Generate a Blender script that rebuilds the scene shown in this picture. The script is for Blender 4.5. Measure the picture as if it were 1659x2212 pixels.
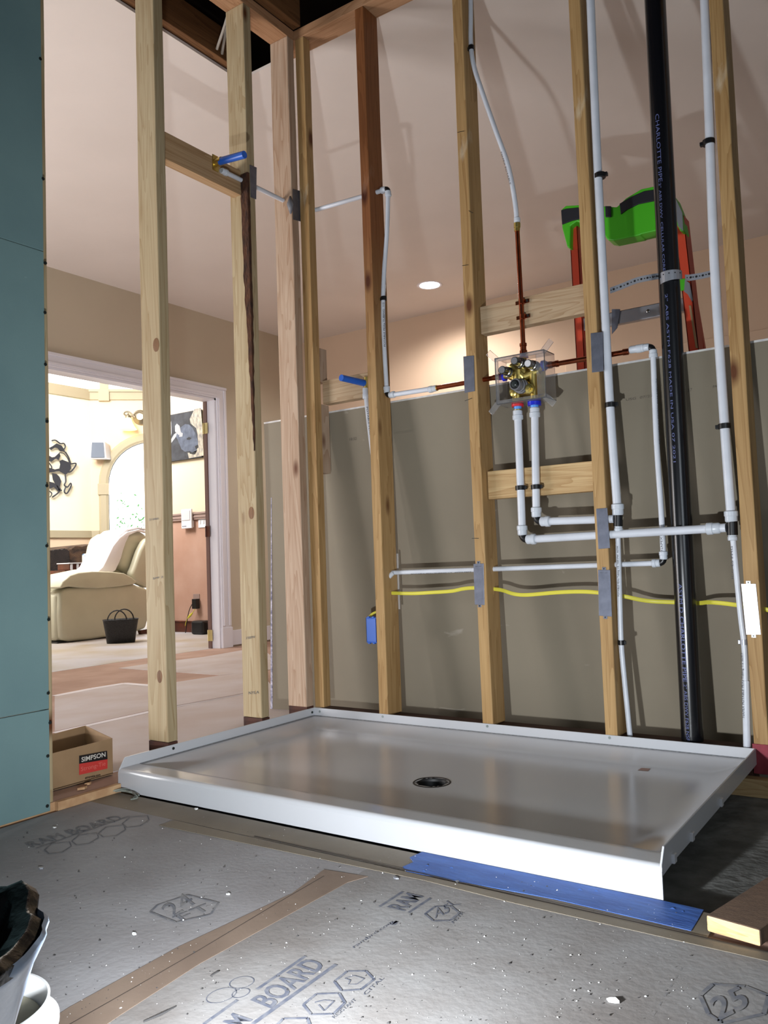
import bpy, bmesh, math, random
from mathutils import Vector, Matrix
random.seed(7)
PI = math.pi
SC = bpy.context.scene
for o in list(bpy.data.objects): bpy.data.objects.remove(o)

# ------------------------------------------------------------------ camera
FPX = 1777.0
YAW, PITCH, ROLL = 0.602279, 0.057887, -0.035709
CP = Vector((1.98312, -2.38118, 0.62432))
_f = Vector((-math.sin(YAW)*math.cos(PITCH), math.cos(YAW)*math.cos(PITCH), math.sin(PITCH)))
_r0 = Vector((math.cos(YAW), math.sin(YAW), 0)); _u0 = _r0.cross(_f)
_r = _r0*math.cos(ROLL) + _u0*math.sin(ROLL)
_u = _u0*math.cos(ROLL) - _r0*math.sin(ROLL)
cd = bpy.data.cameras.new('camera'); cam = bpy.data.objects.new('camera', cd); SC.collection.objects.link(cam)
M = Matrix((( _r.x, _u.x, -_f.x, CP.x), (_r.y, _u.y, -_f.y, CP.y), (_r.z, _u.z, -_f.z, CP.z), (0,0,0,1)))
cam.matrix_world = M
cd.sensor_fit = 'VERTICAL'; cd.sensor_height = 24.0; cd.lens = 24.0*FPX/2212.0; cd.clip_start = 0.02
SC.camera = cam
# ------------------------------------------------------------------ view, world, lights
SC.view_settings.view_transform = 'Standard'; SC.view_settings.look = 'None'
SC.view_settings.exposure = 0.0; SC.view_settings.gamma = 1.0
W = bpy.data.worlds.new('world'); SC.world = W; W.use_nodes = True
W.node_tree.nodes['Background'].inputs[0].default_value = (0.80, 0.90, 1.0, 1)
W.node_tree.nodes['Background'].inputs[1].default_value = 0.09

def lamp(name, kind, loc, energy, color, size=0.1, target=None, sizey=None, spot=None, blend=0.5):
    l = bpy.data.lights.new(name, kind); l.energy = energy; l.color = color
    if kind == 'AREA':
        l.size = size
        if sizey: l.shape = 'RECTANGLE'; l.size_y = sizey
    else: l.shadow_soft_size = size
    if kind == 'SPOT': l.spot_size = spot; l.spot_blend = blend
    o = bpy.data.objects.new(name, l); SC.collection.objects.link(o); o.location = loc
    if target is not None:
        o.rotation_euler = (Vector(target)-Vector(loc)).to_track_quat('-Z', 'Y').to_euler()
    return o
# hand torch lying low to the left of the photographer: hard shadows up and to the right
lamp('torch_light', 'SPOT', (1.375, -1.93, 0.20), 110, (0.90, 0.95, 1.0), 0.022, (0.92, 0.0, 0.70), spot=math.radians(152), blend=1.0)
# daylight of the bathroom window behind the photographer
lamp('window_daylight', 'AREA', (3.5, -3.3, 1.0), 20, (0.82, 0.91, 1.0), 1.2, (0.0, -1.4, 0.7), 1.2)
# recessed lamp in the bedroom ceiling, living-room daylight
lamp('bedroom_lamp', 'SPOT', (-1.186, 2.954, 2.68), 125, (1.0, 0.96, 0.93), 0.08, (-1.186, 2.954, 0), spot=math.radians(160), blend=0.6)
lamp('bedroom_ceiling_fill', 'AREA', (-2.3, -2.4, 0.7), 105, (0.97, 0.95, 0.97), 1.4, (-0.9, 1.6, 2.4), 1.5)  # unseen fill lamp aimed upward, added to brighten the bedroom ceiling
lamp('living_window_daylight', 'AREA', (-5.6, 1.6, 3.8), 420, (1.0, 0.98, 0.95), 2.0, (-7.9, 4.4, 1.6), 2.0)

def ray(x, y): return _f + _r*((x-829.5)/FPX) - _u*((y-1106)/FPX)
def U(x, y, ax, val):
    "point where the sight line of pixel x,y meets the plane  axis ax = val"
    d = ray(x, y); return CP + d*((val-CP[ax])/d[ax])
KS = 0.0233
def FLB(x, y, dz=0.0):
    "point on the gently sloping bedroom floor z = .02 + KS x"
    d = ray(x, y); t = (0.02+dz+KS*CP.x-CP.z)/(d.z-KS*d.x); return CP + d*t
def zb(x): return 0.02+KS*x if x > -3.05 else -0.05

# ------------------------------------------------------------------ materials
def newmat(name):
    m = bpy.data.materials.new(name); m.use_nodes = True; nt = m.node_tree
    return m, nt, nt.nodes, nt.links, nt.nodes['Principled BSDF']
def srgb(c):
    return tuple(((v/255)/12.92 if v/255 <= 0.04045 else ((v/255+0.055)/1.055)**2.4) for v in c) + (1,)
def mat(name, c, rough=0.6, c2=None, scale=8, metal=0, bump=0, bscale=60, emit=0, alpha=None, trans=0, coat=0, stretch=None, spec=None, detail=6, lo=0.35, hi=0.65):
    m, nt, N, L, b = newmat(name)
    c = srgb(c); b.inputs['Base Color'].default_value = c
    b.inputs['Roughness'].default_value = rough; b.inputs['Metallic'].default_value = metal
    if spec is not None: b.inputs['Specular IOR Level'].default_value = spec
    if coat: b.inputs['Coat Weight'].default_value = coat; b.inputs['Coat Roughness'].default_value = 0.08
    if trans: b.inputs['Transmission Weight'].default_value = trans; b.inputs['IOR'].default_value = 1.45
    if emit: b.inputs['Emission Color'].default_value = c; b.inputs['Emission Strength'].default_value = emit
    tc = N.new('ShaderNodeTexCoord'); mp = N.new('ShaderNodeMapping'); L.new(tc.outputs['Object'], mp.inputs[0])
    if stretch: mp.inputs['Scale'].default_value = stretch
    if c2:
        n = N.new('ShaderNodeTexNoise'); n.inputs['Scale'].default_value = scale; n.inputs['Detail'].default_value = detail
        L.new(mp.outputs[0], n.inputs['Vector'])
        r = N.new('ShaderNodeValToRGB'); r.color_ramp.elements[0].color = c; r.color_ramp.elements[1].color = srgb(c2)
        r.color_ramp.elements[0].position = lo; r.color_ramp.elements[1].position = hi
        L.new(n.outputs['Fac'], r.inputs[0]); L.new(r.outputs[0], b.inputs['Base Color'])
        if emit: L.new(r.outputs[0], b.inputs['Emission Color'])
    if bump:
        n = N.new('ShaderNodeTexNoise'); n.inputs['Scale'].default_value = bscale; n.inputs['Detail'].default_value = 8
        L.new(mp.outputs[0], n.inputs['Vector'])
        bp = N.new('ShaderNodeBump'); bp.inputs['Strength'].default_value = bump; bp.inputs['Distance'].default_value = 0.01
        L.new(n.outputs['Fac'], bp.inputs['Height']); L.new(bp.outputs[0], b.inputs['Normal'])
    return m

def wood(name, light, dark, axis=2, knots=0.10, ring=1.0, knotc=(92, 52, 26), rough=0.62):
    m, nt, N, L, b = newmat(name)
    b.inputs['Roughness'].default_value = rough; b.inputs['Specular IOR Level'].default_value = 0.3
    tc = N.new('ShaderNodeTexCoord'); oi = N.new('ShaderNodeObjectInfo')
    add = N.new('ShaderNodeVectorMath'); add.operation = 'ADD'
    mul = N.new('ShaderNodeVectorMath'); mul.operation = 'SCALE'; mul.inputs[0].default_value = (7.3, 5.1, 9.7)
    L.new(oi.outputs['Random'], mul.inputs['Scale']); L.new(tc.outputs['Object'], add.inputs[0]); L.new(mul.outputs[0], add.inputs[1])
    def mp(al, ac):
        q = N.new('ShaderNodeMapping'); s = [ac]*3; s[axis] = al; q.inputs['Scale'].default_value = s
        L.new(add.outputs[0], q.inputs[0]); return q.outputs[0]
    # broad figure
    n1 = N.new('ShaderNodeTexNoise'); n1.inputs['Scale'].default_value = 1; n1.inputs['Detail'].default_value = 3; n1.inputs['Distortion'].default_value = 0.6
    L.new(mp(1.1, 14), n1.inputs['Vector'])
    ms = N.new('ShaderNodeMath'); ms.operation = 'MULTIPLY'; ms.inputs[1].default_value = 9*ring; L.new(n1.outputs['Fac'], ms.inputs[0])
    fr = N.new('ShaderNodeMath'); fr.operation = 'FRACT'; L.new(ms.outputs[0], fr.inputs[0])
    pg = N.new('ShaderNodeMath'); pg.operation = 'POWER'; pg.inputs[1].default_value = 2.2; L.new(fr.outputs[0], pg.inputs[0])
    # fine fibres
    n2 = N.new('ShaderNodeTexNoise'); n2.inputs['Scale'].default_value = 1; n2.inputs['Detail'].default_value = 6
    L.new(mp(5, 260), n2.inputs['Vector'])
    n3 = N.new('ShaderNodeTexNoise'); n3.inputs['Scale'].default_value = 1; n3.inputs['Detail'].default_value = 3
    L.new(mp(1.6, 9), n3.inputs['Vector'])
    a1 = N.new('ShaderNodeMath'); a1.operation = 'MULTIPLY_ADD'; a1.inputs[1].default_value = 0.27; L.new(pg.outputs[0], a1.inputs[0])
    m2 = N.new('ShaderNodeMath'); m2.operation = 'MULTIPLY'; m2.inputs[1].default_value = 0.55; L.new(n2.outputs['Fac'], m2.inputs[0]); L.new(m2.outputs[0], a1.inputs[2])
    a2 = N.new('ShaderNodeMath'); a2.operation = 'MULTIPLY_ADD'; a2.inputs[1].default_value = 0.6; L.new(n3.outputs['Fac'], a2.inputs[0]); L.new(a1.outputs[0], a2.inputs[2])
    r = N.new('ShaderNodeValToRGB'); r.color_ramp.elements[0].position = 0.42; r.color_ramp.elements[1].position = 1.0
    r.color_ramp.elements[0].color = srgb(light); r.color_ramp.elements[1].color = srgb(dark)
    L.new(a2.outputs[0], r.inputs[0]); out = r.outputs[0]
    if knots:
        v = N.new('ShaderNodeTexVoronoi'); v.inputs['Scale'].default_value = 1; L.new(mp(3.1, 7.5), v.inputs['Vector'])
        rk = N.new('ShaderNodeValToRGB'); rk.color_ramp.elements[0].position = knots*0.5; rk.color_ramp.elements[1].position = knots*1.5
        rk.color_ramp.elements[0].color = (1,1,1,1); rk.color_ramp.elements[1].color = (0,0,0,1)
        L.new(v.outputs['Distance'], rk.inputs[0])
        mx = N.new('ShaderNodeMixRGB'); mx.inputs[2].default_value = srgb(knotc); L.new(rk.outputs[0], mx.inputs[0]); L.new(out, mx.inputs[1]); out = mx.outputs[0]
    L.new(out, b.inputs['Base Color'])
    bp = N.new('ShaderNodeBump'); bp.inputs['Strength'].default_value = 0.25; bp.inputs['Distance'].default_value = 0.002
    L.new(n2.outputs['Fac'], bp.inputs['Height']); L.new(bp.outputs[0], b.inputs['Normal'])
    return m

def add_scuffs(m, col, sc, lo, hi, st):
    nt = m.node_tree; N = nt.nodes; L = nt.links; b = N['Principled BSDF']; src = b.inputs['Base Color'].links[0].from_socket
    tc = N.new('ShaderNodeTexCoord'); mp = N.new('ShaderNodeMapping'); mp.inputs['Scale'].default_value = st; mp.inputs['Rotation'].default_value = (0.5, 0, 0); L.new(tc.outputs['Object'], mp.inputs[0])
    n = N.new('ShaderNodeTexNoise'); n.inputs['Scale'].default_value = sc; n.inputs['Detail'].default_value = 7; n.inputs['Distortion'].default_value = 0.7; L.new(mp.outputs[0], n.inputs['Vector'])
    r = N.new('ShaderNodeValToRGB'); r.color_ramp.elements[0].position = lo; r.color_ramp.elements[1].position = hi; L.new(n.outputs['Fac'], r.inputs[0])
    mx = N.new('ShaderNodeMixRGB'); mx.inputs[2].default_value = srgb(col); L.new(r.outputs[0], mx.inputs[0]); L.new(src, mx.inputs[1]); L.new(mx.outputs[0], b.inputs['Base Color'])
T = {}
T['old_wood'] = wood('aged_yellow_pine', (184, 150, 102), (142, 106, 62))
add_scuffs(T['old_wood'], (214, 204, 182), 5, .69, .80, (1.5, 1.5, .5))
T['old_wood_x'] = wood('pine_board_grain', (205, 176, 130), (160, 122, 76), axis=0, ring=1.4)
T['new_wood'] = wood('pale_new_pine', (178, 162, 130), (146, 122, 86), knots=0.09)
T['pink_wood'] = wood('pale_pinkish_pine', (186, 164, 142), (148, 116, 90), knots=0.09)
T['blk_y'] = wood('pine_blocking_grain_y', (190, 160, 122), (146, 108, 70), axis=1, knots=0.07)
T['block_x'] = wood('tan_blocking', (188, 166, 136), (150, 120, 88), axis=0, knots=0.05, ring=1.6)
T['plate_x'] = wood('top_plate_pine_x', (178, 138, 104), (136, 96, 64), axis=0, knots=0.05)
T['plate_y'] = wood('top_plate_pine_y', (178, 138, 104), (136, 96, 64), axis=1, knots=0.05)
T['red_wood'] = wood('reddish_old_stud', (150, 98, 62), (98, 52, 30), knots=0.09)
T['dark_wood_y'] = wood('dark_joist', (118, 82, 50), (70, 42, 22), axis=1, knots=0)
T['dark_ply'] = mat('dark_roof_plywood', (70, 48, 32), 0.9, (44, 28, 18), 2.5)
T['sill'] = mat('dark_stained_sill', (74, 40, 28), 0.8, (52, 27, 20), 20)
T['redpaint'] = mat('red_marking_paint', (150, 52, 66), 0.7, (120, 36, 48), 30)
T['bark'] = mat('bark', (84, 50, 28), 0.95, (48, 26, 14), 60, bump=0.9, bscale=120, stretch=(1,1,.4))
T['teal'] = mat('green_moisture_board', (112, 140, 140), 0.75, (102, 130, 132), 3, bump=0.05, bscale=300)
add_scuffs(T['teal'], (190, 208, 204), 9, .70, .80, (1, 2.6, 1))
T['brown_smear'] = mat('brown_smear', (110, 112, 96), 0.9, (96, 124, 118), 9)
T['gyp_back'] = mat('grey_brown_board_paper', (134, 125, 108), 0.85, (124, 115, 99), 1.6, bump=0.03, bscale=400)
add_scuffs(T['gyp_back'], (176, 168, 156), 7, .71, .82, (1, 1, 2))
T['gyp_edge'] = mat('white_gypsum_edge', (214, 212, 206), 0.8, (190, 188, 190), 40)
T['tape_print'] = mat('printed_edge_tape', (208, 206, 222), 0.7, (110, 110, 140), 60, stretch=(1, 1, 1.2))
T['acrylic'] = mat('white_acrylic', (192, 192, 195), 0.19, (190, 192, 196), 3, spec=0.55)
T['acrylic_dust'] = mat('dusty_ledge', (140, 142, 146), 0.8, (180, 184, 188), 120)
T['steel_dark'] = mat('dark_screw', (52, 58, 56), 0.4, metal=0.7)
T['white_screw'] = mat('pale_screw', (150, 158, 156), 0.4, metal=0.6)
T['blackplastic'] = mat('black_plastic', (20, 20, 22), 0.35)
T['drain'] = mat('drain_black', (16, 14, 14), 0.5)
T['abs'] = mat('black_abs_pipe', (13, 14, 18), 0.24, spec=0.6)
T['abs_print'] = mat('blue_grey_pipe_print', (92, 100, 146), 0.5)
T['pex'] = mat('white_pex_pipe', (214, 218, 226), 0.32, (204, 208, 216), 14)
T['pex_fit'] = mat('translucent_white_coupling', (214, 220, 228), 0.28, trans=0.15)
T['pex_print'] = mat('black_pipe_print', (60, 62, 70), 0.6)
T['copper'] = mat('copper', (190, 106, 74), 0.24, (150, 74, 48), 18, metal=1.0)
T['brass'] = mat('brass', (224, 206, 128), 0.36, (200, 172, 92), 22, metal=1.0)
T['chrome'] = mat('dull_chrome', (150, 150, 148), 0.22, metal=1.0)
T['galv'] = mat('galvanised_steel', (128, 132, 146), 0.42, (110, 114, 128), 30, metal=0.75)
T['galv_bright'] = mat('pale_zinc_and_glare', (222, 224, 228), 0.46, metal=0.7)  # paler than galv: torch glare on the rightmost nail plate is in this colour
T['galv_strap'] = mat('zinc_strap', (165, 168, 176), 0.4, metal=0.6)
T['clear'] = mat('clear_plastic', (235, 236, 240), 0.08, trans=0.92)
T['blue'] = mat('blue_plastic', (26, 92, 190), 0.35)
T['lblue'] = mat('light_blue_ring', (84, 150, 226), 0.35)
T['dblue'] = mat('deep_blue_ring', (28, 40, 190), 0.3)
T['red'] = mat('red_ring', (206, 44, 54), 0.35)
T['yellow'] = mat('yellow_cable', (216, 206, 70), 0.45)
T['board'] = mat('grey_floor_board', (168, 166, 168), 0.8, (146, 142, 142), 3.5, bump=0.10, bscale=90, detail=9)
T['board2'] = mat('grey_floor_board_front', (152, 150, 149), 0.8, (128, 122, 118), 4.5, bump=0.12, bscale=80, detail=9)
T['ktape'] = mat('brown_kraft_tape', (140, 121, 106), 0.62, (122, 104, 91), 6, bump=0.05, bscale=50)
T['ktape2'] = mat('olive_kraft_tape', (132, 122, 106), 0.6, (118, 108, 94), 6, bump=0.05, bscale=50)
T['ink'] = mat('faded_blue_black_ink', (88, 92, 106), 0.85, (126, 126, 130), 55, lo=0.42, hi=0.72)
T['ink_faint'] = mat('worn_ink', (108, 110, 118), 0.85, (138, 136, 136), 45, lo=0.4, hi=0.62)
T['btape'] = mat('blue_masking_tape', (72, 112, 186), 0.6, (56, 92, 164), 18, bump=0.15, bscale=60, stretch=(0.6, 2, 1))
T['seam'] = mat('dark_seam', (58, 48, 42), 0.9)
T['slab'] = mat('dark_concrete', (136, 136, 132), 0.85, (96, 96, 92), 14, bump=0.5, bscale=45, detail=10)
T['chip_w'] = mat('plaster_crumbs', (226, 226, 224), 0.8)
T['chip_d'] = mat('dark_crumbs', (62, 60, 60), 0.85)
T['kraft'] = mat('cardboard', (160, 130, 96), 0.8, (146, 118, 86), 10)
T['kraft_in'] = mat('cardboard_inside', (96, 72, 50), 0.9)
T['lbl_k'] = mat('black_label', (24, 22, 24), 0.5)
T['lbl_r'] = mat('red_label', (196, 60, 54), 0.5)
T['lbl_w'] = mat('white_lettering', (206, 200, 190), 0.6)
T['lbl_p'] = mat('pale_red_lettering', (214, 110, 100), 0.6)
T['wall'] = mat('tan_wall_paint', (200, 188, 166), 0.85, (196, 184, 162), 2, bump=0.03, bscale=250)
T['wall_b'] = mat('peach_wall_paint', (196, 170, 146), 0.85, (192, 166, 142), 2, bump=0.03, bscale=250)
T['ceil'] = mat('ceiling_paint', (216, 206, 198), 0.9, (212, 202, 194), 2, bump=0.04, bscale=250)
T['white'] = mat('white_trim_paint', (226, 224, 230), 0.45)
T['brownstop'] = mat('brown_painted_stop', (112, 84, 76), 0.6)
T['subfl'] = mat('reddish_subfloor', (176, 146, 130), 0.85, (156, 124, 108), 3)
T['paper'] = mat('pinkish_grey_paper', (192, 184, 184), 0.8, (182, 168, 162), 3)
T['wtape'] = mat('pale_tape', (216, 210, 214), 0.6)
T['lfloor'] = mat('living_room_board_floor', (176, 174, 182), 0.55, (160, 146, 126), 1.6)
T['yellow_wall'] = mat('pale_yellow_paint', (252, 246, 220), 0.85)
T['peach_wall'] = mat('light_peach_paint', (242, 216, 186), 0.85)
T['tan_wall'] = mat('cream_paint', (220, 204, 178), 0.85)
T['terra'] = mat('terracotta_paint', (186, 150, 132), 0.8, (176, 136, 116), 3)
T['greytrim'] = mat('taupe_moulding', (182, 170, 142), 0.6)
T['rail'] = mat('dark_taupe_chair_rail', (150, 126, 118), 0.6)
T['skyglass'] = mat('bright_daylight_glass', (255, 255, 255), 0.5, emit=2.6)
T['leaf'] = mat('green_leaves', (120, 190, 120), 0.7, (70, 150, 80), 30)
T['leather'] = mat('cream_leather', (198, 193, 170), 0.36, (190, 185, 162), 4, bump=0.06, bscale=160)
T['blanket'] = mat('white_blanket', (232, 226, 230), 0.95, bump=0.3, bscale=200)
T['fur'] = mat('brown_fur', (96, 72, 54), 0.95, (42, 32, 28), 7, bump=0.8, bscale=70, stretch=(1, 1, 2))
T['furdark'] = mat('dark_fur', (46, 38, 36), 0.95, (28, 24, 24), 9, bump=0.8, bscale=70)
T['basket'] = mat('black_wicker', (26, 25, 27), 0.55, (44, 43, 45), 90, bump=0.8, bscale=140)
T['mahog'] = mat('reddish_brown_wood', (92, 44, 28), 0.4, (64, 30, 20), 10)
T['maroon'] = mat('maroon_cloth', (132, 28, 44), 0.9)
T['shade'] = mat('glowing_glass_shade', (255, 236, 178), 0.4, emit=1.4)
T['pewter'] = mat('brushed_nickel', (150, 140, 120), 0.4, metal=0.8)
T['spk'] = mat('blue_grey_grille', (104, 114, 130), 0.6)
T['silver'] = mat('silver_plastic', (206, 204, 208), 0.4)
T['iron'] = mat('dark_iron', (52, 54, 62), 0.6)
T['pic0'] = mat('canvas_dark', (52, 54, 62), 0.7, (30, 30, 36), 7, lo=0.4, hi=0.6)
T['pic1'] = mat('canvas_slate', (84, 92, 110), 0.7, (62, 68, 84), 16)
T['pic2'] = mat('canvas_pale_grass', (198, 186, 164), 0.7, (104, 102, 104), 34, stretch=(2, 2, 0.5))
T['pic3'] = mat('canvas_pale_highlight', (150, 152, 156), 0.7)
T['pic4'] = mat('canvas_black', (18, 18, 22), 0.7)
T['tissue'] = mat('blue_green_floral', (70, 110, 150), 0.5, (220, 226, 210), 26, lo=0.45, hi=0.55)
T['bag'] = mat('black_bin_bag', (4, 4, 6), 0.22, spec=.22, bump=0.9, bscale=14)
T['bagclear'] = mat('milky_blue_plastic_film', (168, 184, 206), 0.3, (120, 134, 156), 5, bump=0.6, bscale=10)
T['bucket'] = mat('white_bucket_plastic', (226, 226, 226), 0.35)
T['bucket_in'] = mat('beige_compound', (168, 162, 138), 0.7, (150, 146, 126), 20)
T['green'] = mat('lime_green_plastic', (74, 184, 34), 0.45)
T['orange'] = mat('orange_fibreglass', (206, 72, 44), 0.45)
T['rubber'] = mat('black_rubber_pad', (26, 28, 36), 0.6)
T['alu'] = mat('aluminium', (200, 200, 208), 0.35, metal=0.85)
T['lilac'] = mat('lilac_sticker', (170, 150, 186), 0.6)
T['gold'] = mat('brass_hinge', (214, 196, 140), 0.35, metal=0.8)
T['lampglow'] = mat('lamp_glow', (255, 250, 255), 0.5, emit=9)
T['offcut'] = wood('new_board_end_grain', (236, 206, 160), (206, 160, 104), axis=0, knots=0, ring=0.8)
T['grimy'] = mat('dusty_brown_board_face', (124, 100, 82), 0.85, (104, 84, 70), 40, bump=0.3, bscale=160, stretch=(1, 6, 1))
T['sawn'] = mat('sawn_floor_edge', (196, 160, 120), 0.8, (176, 136, 98), 30)
T['insul'] = mat('twisted_plastic_film', (150, 158, 150), 0.3, (100, 104, 96), 40)
T['gtape'] = mat('grey_pipe_wrap', (108, 108, 112), 0.5)
T['rose'] = mat('pale_rose_stain', (170, 140, 130), 0.7)
T['cord_w'] = mat('white_cable', (176, 168, 156), 0.5)

# ------------------------------------------------------------------ object helpers
COL = SC.collection
_loc = {}
def _place(o, loc, parent):
    if parent is not None:
        o.parent = parent; o.matrix_parent_inverse = Matrix.Translation(-_loc[parent.name])
    o.location = loc; _loc[o.name] = Vector(loc)
def tag(o, label=None, cat=None, group=None, kind=None):
    if label: o['label'] = label
    if cat: o['category'] = cat
    if group: o['group'] = group
    if kind: o['kind'] = kind
    return o
def thing(name, label, cat, loc, group=None):
    o = bpy.data.objects.new(name, None); COL.objects.link(o); o.empty_display_size = 0.05
    o.location = loc; _loc[o.name] = Vector(loc)
    return tag(o, label, cat, group)
def mk(name, vs, fs, m, parent=None, smooth=False, bevel=0, mi=None, subsurf=0, origin=None, sharp=None, recalc=True):
    vs = [Vector(v) for v in vs]
    if origin is None:
        lo = Vector([min(v[i] for v in vs) for i in range(3)]); hi = Vector([max(v[i] for v in vs) for i in range(3)])
        origin = Vector(((lo.x+hi.x)/2, (lo.y+hi.y)/2, lo.z))
    me = bpy.data.meshes.new(name); me.from_pydata([tuple(v-origin) for v in vs], [], fs)
    ms = m if isinstance(m, (list, tuple)) else [m]
    for q in ms: me.materials.append(T[q] if isinstance(q, str) else q)
    if mi: 
        for p, i in zip(me.polygons, mi): p.material_index = i
    if smooth: me.shade_smooth()
    if recalc:
        b = bmesh.new(); b.from_mesh(me); bmesh.ops.recalc_face_normals(b, faces=b.faces[:]); b.to_mesh(me); b.free()
    o = bpy.data.objects.new(name, me); COL.objects.link(o); _place(o, origin, parent)
    if bevel:
        q = o.modifiers.new('bevel', 'BEVEL'); q.width = bevel; q.segments = 2; q.limit_method = 'ANGLE'
    if subsurf:
        q = o.modifiers.new('sub', 'SUBSURF'); q.levels = subsurf; q.render_levels = subsurf
    return o
def boxg(x0, x1, y0, y1, z0, z1):
    v = [(x, y, z) for z in (z0, z1) for y in (y0, y1) for x in (x0, x1)]
    f = [(0,2,3,1), (4,5,7,6), (0,1,5,4), (2,6,7,3), (0,4,6,2), (1,3,7,5)]
    return v, f
def merge(*gs):
    V, F = [], []
    for v, f in gs:
        n = len(V); V += list(v); F += [tuple(i+n for i in q) for q in f]
    return V, F
def box(name, x0, x1, y0, y1, z0, z1, m, parent=None, bevel=0.0015, **k):
    v, f = boxg(x0, x1, y0, y1, z0, z1); return mk(name, v, f, m, parent, bevel=bevel, **k)
def prismg(pts, d):
    n = len(pts); d = Vector(d); pts = [Vector(p) for p in pts]
    return pts + [p+d for p in pts], [tuple(range(n)), tuple(range(2*n-1, n-1, -1))] + [(i, (i+1) % n, (i+1) % n+n, i+n) for i in range(n)]
def prism(name, pts, d, m, parent=None, bevel=0, **k):
    v, f = prismg(pts, d); return mk(name, v, f, m, parent, bevel=bevel, **k)
def spline(pts, n=8):
    P = [Vector(p) for p in pts]; out = []
    for i in range(len(P)-1):
        p0 = P[max(i-1, 0)]; p1 = P[i]; p2 = P[i+1]; p3 = P[min(i+2, len(P)-1)]
        for k in range(n):
            t = k/n
            out.append(0.5*((2*p1)+(p2-p0)*t+(2*p0-5*p1+4*p2-p3)*t*t+(3*p1-p0-3*p2+p3)*t**3))
    return out+[P[-1]]
def tubeg(pts, r, seg=14, caps=True, flat=None):
    P = [Vector(p) for p in pts]; n = len(P); V, F = [], []
    R = r if isinstance(r, (list, tuple)) else [r]*n
    prev = None
    for i in range(n):
        t = (P[min(i+1, n-1)]-P[max(i-1, 0)]).normalized()
        if prev is None:
            a = t.orthogonal().normalized() if flat is None else (Vector(flat)-t*t.dot(Vector(flat))).normalized()
        else: a = (prev-t*prev.dot(t)).normalized()
        prev = a; b = t.cross(a)
        for k in range(seg):
            an = 2*PI*k/seg
            V.append(P[i]+(a*math.cos(an)*(1 if flat is None else 0.45)+b*math.sin(an))*R[i])
    for i in range(n-1):
        for k in range(seg):
            F.append((i*seg+k, i*seg+(k+1) % seg, (i+1)*seg+(k+1) % seg, (i+1)*seg+k))
    if caps: F.append(tuple(range(seg-1, -1, -1))); F.append(tuple((n-1)*seg+k for k in range(seg)))
    return V, F
def autosmooth(o, ang=40):
    me = o.data; me.shade_smooth()
    me.set_sharp_from_angle(angle=math.radians(ang)); return o
def tube(name, pts, r, m, parent=None, seg=14, caps=True, flat=None):
    v, f = tubeg(pts, r, seg, caps, flat); return autosmooth(mk(name, v, f, m, parent))
def stepcyl(name, p0, p1, prof, m, parent=None, seg=20):
    "lathe along p0->p1; prof = [(t, r), ...]"
    p0 = Vector(p0); p1 = Vector(p1)
    V, F = tubeg([p0+(p1-p0)*0.0, p1], 1, seg)  # frame only
    t = (p1-p0).normalized(); a = t.orthogonal().normalized(); b = t.cross(a); V, F = [], []
    for (s, r) in prof:
        c = p0+(p1-p0)*s
        for k in range(seg):
            an = 2*PI*k/seg; V.append(c+(a*math.cos(an)+b*math.sin(an))*r)
    n = len(prof)
    for i in range(n-1):
        for k in range(seg): F.append((i*seg+k, i*seg+(k+1) % seg, (i+1)*seg+(k+1) % seg, (i+1)*seg+k))
    F.append(tuple(range(seg-1, -1, -1))); F.append(tuple((n-1)*seg+k for k in range(seg)))
    return autosmooth(mk(name, V, F, m, parent), 35)
def lathe(name, c, prof, m, parent=None, seg=32, close=False):
    V, F = [], []; c = Vector(c)
    for (r, z) in prof:
        for k in range(seg): V.append(c+Vector((r*math.cos(2*PI*k/seg), r*math.sin(2*PI*k/seg), z)))
    n = len(prof)
    for i in range(n-1):
        for k in range(seg): F.append((i*seg+k, i*seg+(k+1) % seg, (i+1)*seg+(k+1) % seg, (i+1)*seg+k))
    if close: F.append(tuple(range(seg-1, -1, -1))); F.append(tuple((n-1)*seg+k for k in range(seg)))
    return autosmooth(mk(name, V, F, m, parent), 35)
def sheetpoly(name, pts, t, m, parent=None, **k):
    return prism(name, pts, (0, 0, t), m, parent, **k)

# text: characters laid out in a unit strip, then mapped anywhere
_tc = {}
def textgeo(s, bold=0.0):
    key = (s, bold)
    if key in _tc: return _tc[key]
    cu = bpy.data.curves.new('t', 'FONT'); cu.body = s; cu.size = 1.0; cu.offset = bold; cu.resolution_u = 3
    ob = bpy.data.objects.new('t', cu); COL.objects.link(ob)
    dg = bpy.context.evaluated_depsgraph_get(); me = bpy.data.meshes.new_from_object(ob.evaluated_get(dg))
    V = [v.co.copy() for v in me.vertices]; F = [tuple(p.vertices) for p in me.polygons]
    bpy.data.objects.remove(ob); bpy.data.curves.remove(cu); bpy.data.meshes.remove(me)
    x0 = min(v.x for v in V); x1 = max(v.x for v in V)
    V = [((v.x-x0)/(x1-x0), v.y/0.70) for v in V]
    _tc[key] = (V, F); return V, F
def ptext(s, O, A, B, bold=0.0):
    "O = start of baseline, A = vector along the whole word, B = vector of the capital height"
    V, F = textgeo(s, bold); return [O+A*x+B*y for x, y in V], F
def line_quad(p, q, w, up=Vector((0, 0, 1))):
    p = Vector(p); q = Vector(q); s = (q-p).normalized().cross(up)*w*0.5
    return [p-s, q-s, q+s, p+s], [(0, 1, 2, 3)]
def polyline_flat(pts, w, up=Vector((0, 0, 1)), closed=False):
    g = []; n = len(pts)
    for i in range(n if closed else n-1): g.append(line_quad(pts[i], pts[(i+1) % n], w, up))
    return merge(*g)

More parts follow.
